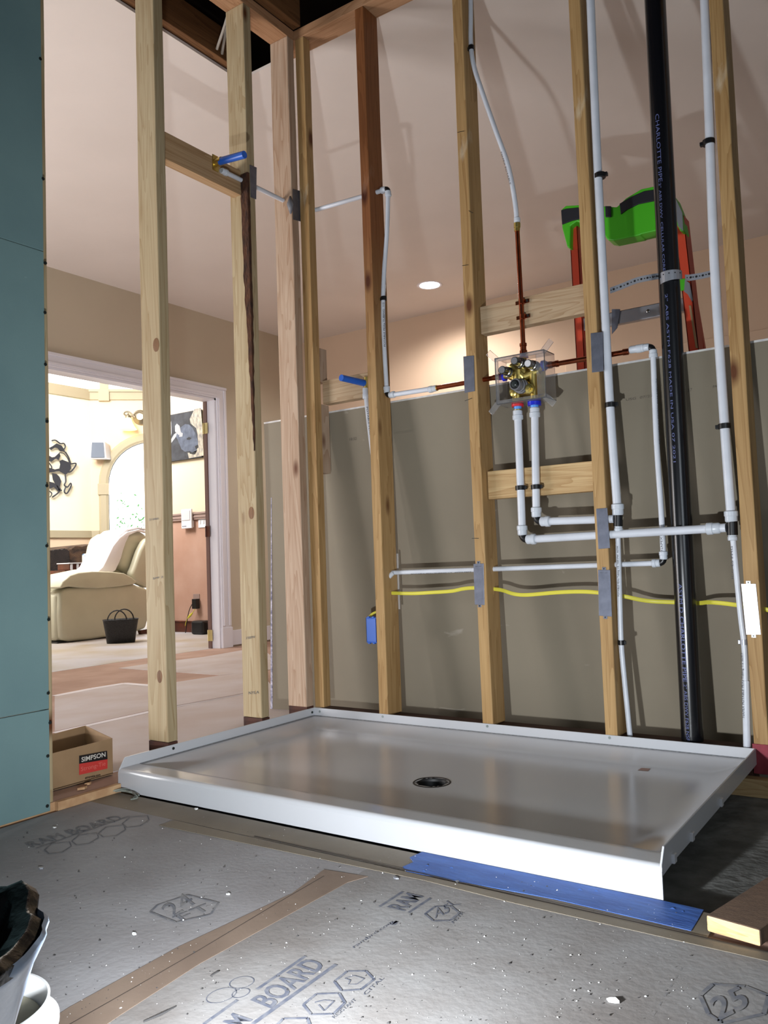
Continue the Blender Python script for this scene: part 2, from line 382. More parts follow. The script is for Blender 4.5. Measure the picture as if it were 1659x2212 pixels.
# ================================================================== SETTING
ZC = 2.70      # ceiling height
YF = 3.55      # far bedroom wall
XD = -2.97     # wall with the doorway
XL = -8.05     # far living-room wall
YR = 3.50      # living-room wall with the picture
def struct(o): o['kind'] = 'structure'; return o
# bathroom sub-floor deck on the concrete slab
struct(box('floor', -0.10, 2.9, -4.2, -0.885, -0.05, -0.004, 'subfl', bevel=0))
struct(box('floor', -0.10, 2.9, -0.885, 0.0, -0.075, -0.032, 'slab', bevel=0))
# bedroom floor, gently falling away from the bathroom
x0, x1 = -3.05, -0.0; 
def fz(x): return 0.02+KS*x
V = [(x, y, fz(x)+dz) for dz in (-0.05, 0) for (x, y) in ((x0, -3.6), (x1-0.0, -3.6), (x1-0.0, YF), (x0, YF))]
F = [(0,1,2,3), (4,5,6,7), (0,1,5,4), (1,2,6,5), (2,3,7,6), (3,0,4,7)]
fl = mk('floor', V, F, ['subfl', 'sawn'], mi=[0,0,0,1,0,0]); struct(fl)
struct(box('floor', 0.0, 2.9, 0.0, YF, -0.06, -0.022, 'slab', bevel=0))
struct(box('floor', -9.0, -3.05, -2.0, 8.0, -0.10, -0.05, 'lfloor', bevel=0))
# ceiling with its cut-out over the bathroom
g = merge(boxg(XD-0.12, -0.41, -3.6, YF, ZC, ZC+0.0127), boxg(-0.41, 2.9, 0.125, YF, ZC, ZC+0.0127))
struct(mk('ceiling', g[0], g[1], 'ceil'))
# roof deck above
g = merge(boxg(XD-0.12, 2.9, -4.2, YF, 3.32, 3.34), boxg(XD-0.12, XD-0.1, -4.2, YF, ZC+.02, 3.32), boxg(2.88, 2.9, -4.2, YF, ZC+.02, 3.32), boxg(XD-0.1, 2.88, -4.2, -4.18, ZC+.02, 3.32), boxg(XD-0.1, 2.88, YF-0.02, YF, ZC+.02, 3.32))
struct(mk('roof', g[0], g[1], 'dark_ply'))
struct(box('wall_back', XD, 2.9, YF, YF+0.12, -0.12, ZC, 'wall_b', bevel=0))
# doorway wall
dl, dr, dt = U(113, 800, 0, XD).y-0.35, U(474, 1200, 0, XD).y, U(474, 862, 0, XD).z
g = merge(boxg(XD-0.12, XD, -3.6, dl, -0.12, ZC), boxg(XD-0.12, XD, dr, YF, -0.12, ZC), boxg(XD-0.12, XD, dl, dr, dt, ZC))
struct(mk('wall_left', g[0], g[1], 'wall'))
# door trim on the bedroom side
fy = fz(XD)
cw = U(497, 1200, 0, XD+.02).y
def casing(y0, y1, z0, z1): return boxg(XD, XD+0.018, y0, y1, z0, z1)
g = merge(casing(dr, cw, fy, dt+0.10), boxg(XD+.018, XD+0.026, dr+0.012, dr+0.035, fy+.18, dt), boxg(XD+.018, XD+0.026, cw-0.03, cw-0.006, fy+.18, dt+.07))
struct(mk('trim_1', g[0], g[1], 'white', bevel=0.002))
g = merge(casing(dl-.1, dr, dt, dt+0.10), boxg(XD+.018, XD+0.026, dl, dr, dt+0.012, dt+0.03), boxg(XD+.018, XD+0.028, dl, cw, dt+0.075, dt+0.096))
struct(mk('trim_2', g[0], g[1], 'white', bevel=0.002))
g = merge(boxg(XD-0.12, XD, dr-0.018, dr, fy-.02, dt), boxg(XD-0.12, XD, dl, dr, dt-0.018, dt))
jm = struct(mk('trim_3', g[0], g[1], 'white', bevel=0.001))
struct(box('trim_4', XD-0.122, XD-0.085, dr-0.030, dr-0.018, fy-.02, dt-.018, 'brownstop', bevel=0.001))
struct(box('baseboard_left', XD, XD+0.016, cw, YF, fy+0.012, fy+0.135, 'white', bevel=0.004))
struct(box('trim_5', XD, XD+0.024, dr-.005, cw+0.008, fy, fy+0.165, 'white', bevel=0.003))
# hinges on the jamb
for (py, gold) in ((928, 'gold'), (1148, 'mahog'), (1372, 'gold')):
    p = U(459, py, 0, XD-0.10)
    h = thing('door_hinge', {928: 'brass hinge leaf on the white door jamb, topmost of three', 1148: 'dark hinge leaf on the door jamb beside the light switch', 1372: 'brass hinge leaf on the door jamb nearest the floor'}[py], 'hinge', (p.x, dr-0.02, p.z))
    box('leaf', XD-0.11, XD-0.07, dr-0.035, dr-0.03, p.z-0.045, p.z+0.045, gold, h, bevel=0.001)
    tube('barrel', [(XD-0.114, dr-0.036, p.z-0.045), (XD-0.114, dr-0.036, p.z+0.045)], 0.006, gold, h, seg=8)
# far-wall rail over the sheetrock
p = U(1640, 723, 1, YF-0.02)
struct(box('trim_6', -0.35, 2.9, YF-0.035, YF, p.z-0.045, p.z+0.03, 'wall_b', bevel=0.004))
# living room
struct(box('wall_living_left', XL-0.1, XL, -2, U(197, 1150, 0, XL).y, 1.16, 4.2, 'yellow_wall', bevel=0))
yc = U(197, 1150, 0, XL).y
struct(box('wall_living_left_lower', XL-0.1, XL, -2, yc, -0.12, 1.16, 'peach_wall', bevel=0))
D = Vector((1, 1, 0)).normalized(); ND = Vector((1, -1, 0)).normalized()   # diagonal wall direction and its room-side normal
O = Vector((XL, yc, 0))
def UD(x, y, off=0.0):
    d = ray(x, y); t = ((O+ND*off)-CP).dot(ND)/d.dot(ND); return CP+d*t
def dz(p): return (p-O).dot(D)      # distance along the diagonal wall
def DP(s, z, off=0.0): return O+D*s+ND*off+Vector((0, 0, z))
def dbox(s0, s1, z0, z1, o0, o1):
    v = [DP(s, z, o) for z in (z0, z1) for o in (o0, o1) for s in (s0, s1)]
    return v, [(0,2,3,1), (4,5,7,6), (0,1,5,4), (2,6,7,3), (0,4,6,2), (1,3,7,5)]
sL = dz(UD(236, 1150)); zt = UD(312, 955).z; zw = UD(235, 1045).z; R = zt-zw; sC = sL+R*1.0; ztrim = UD(300, 845).z
zt0 = ztrim
SW = sC+R+2.0
# diagonal wall with arched opening
N_ = 20
arc = [(sC+R*math.cos(a), zw+R*math.sin(a)) for a in [PI-PI*i/N_ for i in range(N_+1)]]
V, F = [], []
def q4(a, b, c, d):
    n = len(V); V.extend([a, b, c, d]); F.append((n, n+1, n+2, n+3))
q4(DP(0, -.05), DP(sC-R, -.05), DP(sC-R, ztrim), DP(0, ztrim)); q4(DP(sC+R, -.05), DP(SW, -.05), DP(SW, ztrim), DP(sC+R, ztrim)); q4(DP(sC-R, -.05), DP(sC+R, -.05), DP(sC+R, 0.3), DP(sC-R, 0.3))
for i in range(N_): q4(DP(*arc[i]), DP(*arc[i+1]), DP(arc[i+1][0], ztrim), DP(arc[i][0], ztrim))
struct(mk('wall_living_diagonal', V, F, 'peach_wall', recalc=False))
# transoms, arch glass (daylight)
struct(mk('window_1', *prismg([DP(sC-R, 0.3, -0.06)]+[DP(a, b, -0.06) for a, b in arc]+[DP(sC+R, 0.3, -0.06)], ND*-0.01), 'skyglass'))
struct(mk('window_2', *dbox(0, SW, ztrim+0.02, 4.1, -0.06, -0.05), 'skyglass'))
v, f = boxg(XL-0.06, XL-0.05, -2, yc, ztrim+.02, 4.1)
q = bpy.data.objects  # left wall upper part is glazed as well
struct(mk('window_3', [(XL+0.004, y, z) for y, z in ((-2, ztrim+.02), (yc, ztrim+.02), (yc, 4.1), (-2, 4.1))]+[(XL+0.001, y, z) for y, z in ((-2, ztrim+.02), (yc, ztrim+.02), (yc, 4.1), (-2, 4.1))], [(0,1,2,3), (7,6,5,4), (0,1,5,4), (1,2,6,5), (2,3,7,6), (3,0,4,7)], 'skyglass'))
g = merge(dbox(0, SW, ztrim-0.13, ztrim+.02, 0, 0.03), dbox(0, SW, ztrim-0.02, ztrim+.02, 0.03, 0.05), boxg(XL, XL+0.03, -2, yc, ztrim-0.13, ztrim+.02))
struct(mk('trim_7', g[0], g[1], 'greytrim', bevel=0.004))
sm = dz(UD(225, 840)); 
g = merge(dbox(sm-0.06, sm+0.06, ztrim, 4.1, -.02, 0.035), dbox(sm-0.075, sm+0.075, ztrim-0.15, ztrim+0.02, 0.0, 0.055))
struct(mk('trim_8', g[0], g[1], 'greytrim', bevel=0.004))
# arch moulding
V, F = [], []
prof = [(0, 0), (0, .03), (.03, .045), (.10, .045), (.13, .02), (.13, 0)]
path = [(sC-R, 0.35, 1, 0)]+[(a, b, -(a-sC)/R, -(b-zw)/R) for a, b in arc]+[(sC+R, .35, -1, 0)]
path = [(sC-R, 0.35, 1, 0), ]+path[1:]
for (a, b, nx, nz) in path:
    if b == 0.35: nx = 1 if a < sC else -1; nz = 0
    for (w_, o_) in prof: V.append(DP(a-nx*w_, b-nz*w_, o_))
np_ = len(prof)
for i in range(len(path)-1):
    for k in range(np_): F.append((i*np_+k, i*np_+(k+1) % np_, (i+1)*np_+(k+1) % np_, (i+1)*np_+k))
struct(mk('trim_9', V, F, 'greytrim'))
struct(mk('trim_10', *dbox(sC-R-0.14, sC-R+0.01, zw-0.16, zw+0.0, 0.0, 0.06), 'greytrim', bevel=0.005))
zr = UD(203, 1151).z
g = merge(boxg(XL, XL+0.03, -2, yc, zr-0.07, zr+0.03), dbox(0, sC-R-.13, zr-0.07, zr+0.03, 0, 0.03))
struct(mk('trim_11', g[0], g[1], 'greytrim', bevel=0.004))
# leaves outside the arched window
g = []
for i in range(90):
    px = random.uniform(250, 312); py = random.uniform(1065, 1145)
    if random.random() < (1145-py)/110: continue
    p = UD(px, py, -0.04); s = random.uniform(0.012, 0.035); a = random.uniform(0, PI)
    u1 = D*math.cos(a)*s+Vector((0, 0, math.sin(a)*s)); u2 = D*-math.sin(a)*s*.4+Vector((0, 0, math.cos(a)*s*.4))
    g.append(([p-u1, p-u2, p+u1, p+u2, p-u1-ND*.004, p-u2-ND*.004, p+u1-ND*.004, p+u2-ND*.004], [(0,1,2,3), (7,6,5,4), (0,1,5,4), (1,2,6,5), (2,3,7,6), (3,0,4,7)]))
g = merge(*g); tag(mk('shrub_leaves', g[0], g[1], 'leaf'), 'sparse green leaves seen through the bright arched window', 'leaves', kind='stuff')
# living wall with picture
xe = -4.92
g = boxg(xe, XD-0.12, YR, YR+0.1, 1.13, 4.2); struct(mk('wall_living_right', g[0], g[1], 'tan_wall'))
g = boxg(xe, XD-0.12, YR, YR+0.1, -0.05, 1.13); struct(mk('wall_living_right_lower', g[0], g[1], 'terra'))
g = merge(boxg(xe, XD-0.12, YR-0.018, YR, 1.105, 1.18), boxg(xe, XD-.12, YR-0.026, YR, 1.16, 1.18), boxg(xe, XD-.12, YR-0.024, YR, 1.125, 1.14)); struct(mk('trim_12', g[0], g[1], 'rail', bevel=0.002))
g = merge(boxg(xe, XD-0.12, YR-0.016, YR, -0.05, 0.05), boxg(xe, XD-.12, YR-0.022, YR, 0.05, 0.066)); struct(mk('baseboard_right', g[0], g[1], 'mahog', bevel=0.003))
struct(box('wall_living_back', xe-4.0, 2.9, 7.9, 8.0, -0.05, 4.2, 'tan_wall', bevel=0))
struct(box('ceiling_living', -9, -3.09, -2, 8, 4.2, 4.25, 'ceil', bevel=0))

# ================================================================== FRAMING
def stud(label, x0, x1, y0, y1, z0, z1, m, name='wall_stud', grp=None, cat='stud', lean=0):
    v, f = boxg(x0, x1, y0, y1, z0, z1)
    # subdivide a little along z and wobble for a sawn look
    n = 14; V, F = [], []
    rnd = random.Random(label)
    for i in range(n+1):
        z = z0+(z1-z0)*i/n; w = [rnd.uniform(-0.0007, 0.0007) for _ in range(4)]; s = lean*math.sin(PI*i/n)
        V += [(x0+w[0]+s, y0+w[1], z), (x1+w[2]+s, y0+w[1], z), (x1+w[2]+s, y1+w[3], z), (x0+w[0]+s, y1+w[3], z)]
    for i in range(n):
        for k in range(4): F.append((i*4+k, i*4+(k+1) % 4, (i+1)*4+(k+1) % 4, (i+1)*4+k))
    F.append((3, 2, 1, 0)); F.append((n*4, n*4+1, n*4+2, n*4+3))
    return tag(mk(name, V, F, m, bevel=0.003), label, cat, grp)
ZP = 2.65; SZ = 0.084
SX = [0.295+i*0.4064 for i in range(4)]
sA2 = stud('pine stud left of the vertical white pipe elbow, dark reddish upper half', SX[0], SX[0]+.038, 0, .089, SZ-.003, ZP, T['old_wood'])
# upper length is reddish: mix by height in its own material
mred = wood('stud_reddish_top', (196, 160, 104), (152, 110, 60)); nt = mred.node_tree
mred2 = T['red_wood']
def blend_height(ma, lightB, z_a, z_b, name):
    m = ma.copy(); m.name = name; nt = m.node_tree; N = nt.nodes; L = nt.links; b = N['Principled BSDF']
    src = b.inputs['Base Color'].links[0].from_socket
    tc = N.new('ShaderNodeTexCoord'); sp = N.new('ShaderNodeSeparateXYZ'); L.new(tc.outputs['Object'], sp.inputs[0])
    mr = N.new('ShaderNodeMapRange'); mr.inputs['From Min'].default_value = z_a; mr.inputs['From Max'].default_value = z_b; L.new(sp.outputs[2], mr.inputs[0])
    mx = N.new('ShaderNodeMixRGB'); mx.blend_type = 'MULTIPLY'; mx.inputs[2].default_value = lightB; L.new(mr.outputs[0], mx.inputs[0]); L.new(src, mx.inputs[1]); L.new(mx.outputs[0], b.inputs['Base Color'])
    return m
sA2.data.materials[0] = blend_height(T['old_wood'], (0.55, 0.33, 0.26, 1), 1.15, 1.75, 'aged_pine_with_red_heartwood')
sA3 = stud('yellow pine stud just left of the brass shower valve', SX[1], SX[1]+.038, 0, .089, SZ-.003, ZP, T['old_wood'], lean=-.004)
sA4 = stud('yellow pine stud just right of the brass shower valve', SX[2], SX[2]+.038, 0, .089, SZ-.003, ZP, T['old_wood'])
sA5 = stud('pine stud at right edge with red painted foot and bright metal plate', SX[3], SX[3]+.038, 0, .089, 0.022, ZP, T['old_wood'])
box('red_foot', SX[3]-.003, SX[3]+.041, -.003, .05, 0.022, 0.10, 'redpaint', sA5, bevel=0.001)
stud('orange-yellow stud filling the inner corner under the top plates', .005, .048, 0.0, .040, SZ+.006, ZP, T['old_wood'])
stud('pale knotty new stud at the inner corner with grey pipe wrap', -.089, 0.0, -.040, -.002, SZ+.01, ZP, T['pink_wood'], lean=0)
s2 = stud('new greenish pine stud with a dark bark strip', -.089, 0.0, -.2785, -.2405, SZ+.012, ZP, T['new_wood'], lean=0)
s1 = stud('new pine stud nearest the green board, with a big knot', -.089, 0.0, -.690, -.652, SZ+.012, ZP, T['new_wood'], lean=0)
# bark strip on the edge of the second stud
V, F = [], []; n = 46
rb = random.Random(3)
for i in range(n+1):
    t = i/n; z = 1.02+t*(2.02-1.02); w = 0.0035+0.020*min(1, t*1.6); 
    a = rb.uniform(-.0025, .0025); b2 = rb.uniform(-.002, .002)
    V += [(-w-.012*t+a, -.2796, z), (-0.001, -.2803-rb.uniform(0, .0006), z), (0.0008, -.2785, z), (0.0012, -.2785+0.009*min(1, t*2)+b2, z)]
for i in range(n):
    for k in range(3): F.append((i*4+k, i*4+k+1, (i+1)*4+k+1, (i+1)*4+k))
mk('bark', V, F, 'bark', s2)
# knot on the first stud
def knot(parent, c, axis, r):
    c = Vector(c); V = [c]; F = []; a, b = (Vector((1,0,0)), Vector((0,0,1))) if axis == 1 else (Vector((0,1,0)), Vector((0,0,1)))
    for k in range(16): V.append(c+a*r*math.cos(2*PI*k/16)+b*r*1.25*math.sin(2*PI*k/16))
    d = Vector((0, -.0012, 0)) if axis == 1 else Vector((.0012, 0, 0)); V[0] = c+d
    for k in range(16): F.append((0, 1+k, 1+(k+1) % 16))
    mk('knot', V, F, 'mahog', parent, smooth=True)
m_k = wood('knotty', (134, 98, 66), (84, 54, 32), knots=0)
T['mahog_k'] = m_k
for st, px, py in ((s1, 337, 745), (s1, 345, 1462), (s2, 543, 1108)):
    p = U(px, py, 1, -.6902 if st is s1 else -.2787)
    o = thing  # noqa
    V = [p+Vector((0, -.002, 0))]; F = []
    for k in range(18): V.append(p+Vector((.014*math.cos(2*PI*k/18), 0, .022*math.sin(2*PI*k/18))))
    for k in range(18): F.append((0, 1+k, 1+(k+1) % 18))
    mk('knot', V, F, m_k, st, smooth=True)
# pencil ticks and lumber stamps
def tick(st_, a, b, w=.0016):
    A_, B_ = U(*a, 1, -.0016), U(*b, 1, -.0016); v, f = line_quad(A_, B_, w, Vector((0, 1, 0))); mk('pencil_mark', v, f, 'steel_dark', st_, recalc=False)
for a, b in (((988,286),(1003,283)), ((998,574),(1012,572)), ((1004,866),(1020,860)), ((1019,1163),(1034,1163)), ((1012,455),(1022,460))): tick(sA3, a, b)
for st_, yy, items in ((s1, -.6918, (('21085', (322,1125), (342,1122), 4), ('SPF 2', (330,1252), (352,1248), 4))), (s2, -.2802, (('37000FW', (531,1381), (551,1378), 5), ('NYLA', (537,1500), (559,1498), 6))), ):
    for tx, a, b, h in items:
        O_ = U(*a, 1, yy); v, f = ptext(tx, O_, U(*b, 1, yy)-O_, U(a[0], a[1]-h, 1, yy)-O_); mk('lumber_stamp', v, f, 'pex_print', st_, recalc=False)
# end stud behind the green board
stud('pale stud end along the green board edge', -.089, 0.0, -1.113, -1.075, 0.02, ZP, T['new_wood'])
# dark blocks under the left wall studs
for (y0, y1, w_) in ((-.690, -.652, 'the big-knot stud'), (-.2785, -.2405, 'the bark-striped stud'), (-.040, -.002, 'the pale corner stud')):
    tag(box('sill_block', -.088, 0.0, y0-.0, y1+.0, fz(-.04)-.0, SZ+.011, 'sill', bevel=.001), 'dark red-brown sill block under '+w_, 'block', 'dark sill blocks under the left wall studs')
tag(box('sill_plate', .0, SX[3]-.006, .002, .088, -0.03, SZ-.004, 'sill'), 'dark stained sill plate under the studs behind the shower pan', 'plate')
tag(box('bottom_plate', 1.455, 2.9, -.040, -.004, -.031, .016, 'old_wood_x'), 'pale bottom plate lying on the concrete right of the pan', 'plate')
tag(box('top_plate', -.089, 2.9, 0, .089, ZP, ZP+.038, 'plate_x'), 'top plate running right from the corner above the pipe wall', 'plate')
tag(box('top_plate', -.089, 0, -4.0, -.0005, ZP, ZP+.038, 'plate_y'), 'top plate running left from the corner above the open doorway view', 'plate')
# blocking
def blocking(label, pts, ax, val, depth, m, name='blocking_board'):
    P = [U(x, y, ax, val) for x, y in pts]; d = Vector((0, depth, 0)) if ax == 1 else Vector((-depth, 0, 0))
    return tag(prism(name, P, d, m, bevel=.002), label, 'board')
blkB = tag(box('blocking_board', -.072, -.034, -.652, -.2785, 1.945, 2.036, 'blk_y'), 'horizontal blocking board holding the raised blue pipe stub', 'board')
p0 = U(1160, 640, 1, .03); p1 = U(1160, 700, 1, .03)
tag(box('blocking_board', SX[1]+.038, SX[2], .034, .072, 1.360, 1.452, 'block_x'), 'upper blocking board crossed by the vertical copper pipe', 'board')
tag(box('blocking_board', SX[1]+.038, SX[2], .036, .074, 0.810, 0.902, 'old_wood_x'), 'lower blocking board carrying two black pipe clamps', 'board')
tag(box('blocking_board', .048, SX[0], .05, .088, 1.222, 1.312, 'block_x'), 'short blocking board behind the lower blue stub', 'board')
tag(box('wood_cleat', .005, .043, .041, .088, 1.31, 1.44, 'pink_wood'), 'short pale cleat standing on the blocking beside the corner', 'block')
tag(box('wood_cleat', .010, .046, .041, .088, .96, 1.222, 'pink_wood'), 'pale cleat hanging below the blocking beside the corner', 'block')
# attic: joists and cables
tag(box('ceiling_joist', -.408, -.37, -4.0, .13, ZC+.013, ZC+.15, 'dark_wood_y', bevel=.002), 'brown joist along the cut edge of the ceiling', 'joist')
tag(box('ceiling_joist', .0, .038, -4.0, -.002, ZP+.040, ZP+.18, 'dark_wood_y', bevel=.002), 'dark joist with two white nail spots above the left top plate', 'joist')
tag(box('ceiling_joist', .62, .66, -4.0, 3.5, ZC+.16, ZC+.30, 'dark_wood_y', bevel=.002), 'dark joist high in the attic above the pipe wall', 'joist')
for k, dx in enumerate((0, .035)):
    tag(tube('attic_cable', spline([(-.37+dx*.2, -.02-dx, ZC+.03), (-.25+dx, -.08-dx, ZC+.14), (-.05+dx, -.10-dx*3, ZC+.4)]), .006, 'cord_w', seg=8), ['white cable in the attic hole, the left one', 'white cable in the attic hole, the right one'][k], 'cable')

# ------------------------------------------------------------------ leaning plasterboard sheet behind the pipe wall
YT, YB = .095, .235
def LS(x, z, off=0.0):      # point on the leaning sheet
    t = (z+.02)/1.22; return Vector((x, YB+(YT-YB)*t-off, z))
def US(px, py, off=0.0):
    n = Vector((0, 1.22, YB-YT)).normalized(); d = ray(px, py); p0 = LS(0, 0, off); t = (p0-CP).dot(n)/d.dot(n); return CP+d*t
xl0 = US(589, 1545).x; xl1 = US(570, 915).x
sh = thing('drywall_sheet', 'tall grey-brown plasterboard sheet leaning behind the pipe-wall studs', 'plasterboard', (1.0, YB, -.02))
zt_ = 1.195
def sh_poly(xa0, xa1, xb):
    return [LS(xa0, -.018), LS(xb, -.018), LS(xb, zt_), LS(xa1, zt_)]
V, F = prismg(sh_poly(xl0, xl1, 2.9), (0, .0127, 0))
mk('panel', V, F, ['gyp_back', 'gyp_edge'], sh, mi=[0, 0, 1, 1, 1, 1])
prism('edge_tape', [LS(xl0-.012, -.018, .001), LS(xl0+.000, -.018, .001), LS(xl1+.0, zt_-.3, .001), LS(xl1-.003, zt_-.3, .001)], (0, .012, 0), 'tape_print', sh)
tag(prism('drywall_edge_strip', [LS(xl1, zt_, .0005), LS(2.9, zt_, .0005), LS(2.9, zt_+.006, .0005), LS(xl1, zt_+.006, .0005)], (0, .013, 0), 'gyp_edge', sh), None, None)
bpy.data.objects['drywall_edge_strip'].name = 'paper_edge'
def sheettext(s, a, b, h, parent, m, name='printed_stamp'):
    O_ = US(*a, .0012); A = US(*b, .0012)-O_; B = US(a[0], a[1]-h, .0012)-O_
    v, f = ptext(s, O_, A, B); return mk(name, v, f, m, parent, recalc=False)
T['stampink'] = mat('grey_stamp_ink', (96, 88, 78), 0.9)
sheettext('18:32', (755, 952), (770, 950), 6, sh, 'stampink')
sheettext('SHEETROCK', (850, 939), (892, 933), 5, sh, 'gyp_back')
sheettext('USG  07/22', (1352, 866), (1410, 857), 5, sh, 'stampink')
sheettext('37', (1485, 847), (1495, 845), 7, sh, 'stampink')
sheettext('PAUL', (1540, 838), (1558, 835), 5, sh, 'stampink')
# ------------------------------------------------------------------ green board, three sheets
TX = .0127
z1 = U(100, 545, 0, TX).z; z2 = U(110, 1531, 0, TX).z
yt = U(101, 1100, 0, TX).y
scr = {'upper': [(87,127),(93,386)], 'middle': [(98,568),(97,675),(98,787),(102,910),(101,1049),(101,1179),(105,1338),(104,1497)], 'lower': [(108,1561),(103,1633),(102,1741)]}
labs = {'upper': 'dark teal moisture board, uppermost sheet above the first seam', 'middle': 'teal moisture board, tall middle sheet with white scratches', 'lower': 'teal moisture board, lowest sheet standing on the floor'}
for nm, za, zb_ in (('upper', z1+.001, ZP), ('middle', z2+.001, z1-.001), ('lower', .004, z2-.001)):
    t = thing('green_board', labs[nm], 'plasterboard', (TX, -2.0, za))
    box('panel', .0003, TX, -2.9, yt, za, zb_, 'teal', t, bevel=.0012)
    for (px, py) in scr[nm]:
        p = U(px, py, 0, TX)
        if not (za+.01 < p.z < zb_-.01): p.z = min(max(p.z, za+.015), zb_-.015)
        stepcyl('screw', (TX-.002, p.y, p.z), (TX+.0012, p.y, p.z), [(0, .0045), (1, .0045)], 'steel_dark', t, seg=10)

# ================================================================== SHOWER PAN
LP, WP, H1, HC = 1.52, .872, .088, .062
pan = thing('shower_pan', 'white acrylic shower pan with dark round drain', 'shower base', (LP/2, -WP/2, 0))
dc = U(933, 1688, 2, .033)
def ph(x, y):
    dl_ = min(x, LP-x, -y); df = y+WP
    a = max(0, dl_-.016); t = min(1, a/.10); s = 1-(1-t)**2.2
    z = .060-.026*s
    tf = max(0, min(1, (df-.062)/.07)); sf = tf*tf*(3-2*tf)
    zf = .0605-.026*sf
    rr = math.hypot(x-dc.x, y-dc.y)
    zz = max(z, zf)
    fl_ = min(1, s)*sf
    zz -= fl_*max(0, (.7-rr))*.006
    if df < .012: zz = .0605-.012+math.sqrt(max(0, .012**2-(.012-df)**2))
    return zz
nx, ny = 170, 116; V, F = [], []
ys = [-WP+i*.002 for i in range(8)]; ys += [ys[-1]+(0-ys[-1])*i/(ny-8) for i in range(1, ny-7)]
for j, y in enumerate(ys):
    for i in range(nx+1): V.append((LP*i/nx, y, ph(LP*i/nx, y)))
for j in range(len(ys)-1):
    for i in range(nx):
        cx = LP*(i+.5)/nx; cy = (ys[j]+ys[j+1])/2
        if math.hypot(cx-dc.x, cy-dc.y) < .042: continue
        a = j*(nx+1)+i; F.append((a, a+1, a+nx+2, a+nx+1))
mk('basin', V, F, 'acrylic', pan, smooth=True, recalc=False)
# flange round three sides, ends raked at the front
def flange(pts, d, nm='tile_flange'): prism(nm, pts, d, 'acrylic', pan, bevel=.0012)
flange([(0, -.001, .056), (LP, -.001, .056), (LP, -.001, H1), (0, -.001, H1)], (0, -.004, 0))
flange([(.0, -.003, .056), (.0, -.003, H1), (.0, -.850, H1), (.0, -WP+.002, .058), (.0, -WP+.002, .056)], (.004, 0, 0))
flange([(LP, -.003, .046), (LP, -.003, H1), (LP, -.850, H1), (LP, -WP+.001, .060), (LP, -WP+.003, .040), (LP, -.80, .044)], (-.004, 0, 0))
# dusty ledge under the flange
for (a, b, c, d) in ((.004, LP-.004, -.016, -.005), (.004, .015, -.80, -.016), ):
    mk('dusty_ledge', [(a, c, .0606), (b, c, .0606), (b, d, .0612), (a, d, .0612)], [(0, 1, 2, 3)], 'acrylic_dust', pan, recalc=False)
# front apron: thin panel, hollow behind
prism('front_apron', [(0, -WP, .0), (LP, -WP, .0), (LP, -WP, .0495), (0, -WP, .0495)], (0, .004, 0), 'acrylic', pan)
prism('side_apron', [(.0, -.003, .024), (.0, -WP+.004, .024), (.0, -WP+.004, .056), (.0, -.003, .056)], (.003, 0, 0), 'acrylic', pan)
# support ribs/tabs under the right flange
for (px, py) in ((1559, 1736), (1496, 1810), (1457, 1857)):
    p = U(px, py, 0, LP+.003); box('support_clip', LP-.02, LP+.006, p.y-.008, p.y+.008, p.z-.006, p.z+.012, 'acrylic', pan, bevel=.002)
# drain
dr_ = stepcyl('drain', (dc.x, dc.y, -.024), (dc.x, dc.y, ph(dc.x+.06, dc.y)-.006), [(0, .0445), (.95, .0445), (1, .0445)], 'drain', pan, seg=48)
bm = bmesh.new(); bm.from_mesh(dr_.data); top = max(bm.faces, key=lambda f_: f_.calc_center_median().z if len(f_.verts) > 10 else -1); bmesh.ops.delete(bm, geom=[top], context='FACES_ONLY'); bm.to_mesh(dr_.data); bm.free()
V, F = [], []; n = 48; z_ = ph(dc.x+.06, dc.y)
for (r, z) in ((.052, z_-.0006), (.050, z_+.0012), (.047, z_+.0012), (.043, z_-.004), (.041, z_-.03)):
    for k in range(n): V.append((dc.x+r*math.cos(2*PI*k/n), dc.y+r*math.sin(2*PI*k/n), z))
for i in range(4):
    for k in range(n): F.append((i*n+k, i*n+(k+1) % n, (i+1)*n+(k+1) % n, (i+1)*n+k))
mk('drain_ring', V, F, 'drain', dr_, smooth=True)
for (px, py, ax) in ((690.7,1537,1), (826.5,1548,1), (1052.4,1568.7,1), (1316.7,1593.7,1)):
    p = U(px, py, 1, -.005); stepcyl('flange_screw', (p.x, -.004, p.z), (p.x, -.0062, p.z), [(0, .0045), (1, .004)], 'white_screw', pan, seg=12)
for (px, py) in ((374.8,1616.7), (674.6,1538.7)):
    p = U(px, py, 0, .005); stepcyl('flange_screw', (.004, p.y, p.z), (.0062, p.y, p.z), [(0, .0045), (1, .004)], 'steel_dark', pan, seg=12)
p = U(1392, 1661, 2, .036); z = ph(p.x, p.y)+.0006
mk('rusty_spot', [(p.x-.014, p.y-.014, z), (p.x+.013, p.y-.012, z), (p.x+.012, p.y+.016, z+.0004), (p.x-.012, p.y+.013, z+.0004)], [(0, 1, 2, 3)], 'rose', pan, recalc=False)

# ================================================================== FLOOR COVERINGS
def G(x, y, z=0.0): return U(x, y, 2, z)
XSM = .965
EB = -.985      # edge line of the boards before the pan
bL = tag(box('floor_protection_board', .02, XSM, -3.2, EB+.005, -.004, 0.0, 'board', bevel=0), 'large grey protection board on the floor by the green wall', 'floor board')
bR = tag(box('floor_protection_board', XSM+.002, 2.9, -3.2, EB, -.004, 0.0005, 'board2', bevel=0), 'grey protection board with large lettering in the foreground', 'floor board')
tag(box('floor_protection_board', .02, 1.62, EB+.006, -.886, -.004, 0.0, 'ktape2', bevel=0), 'narrow olive-brown board strip along the pan front', 'floor board')
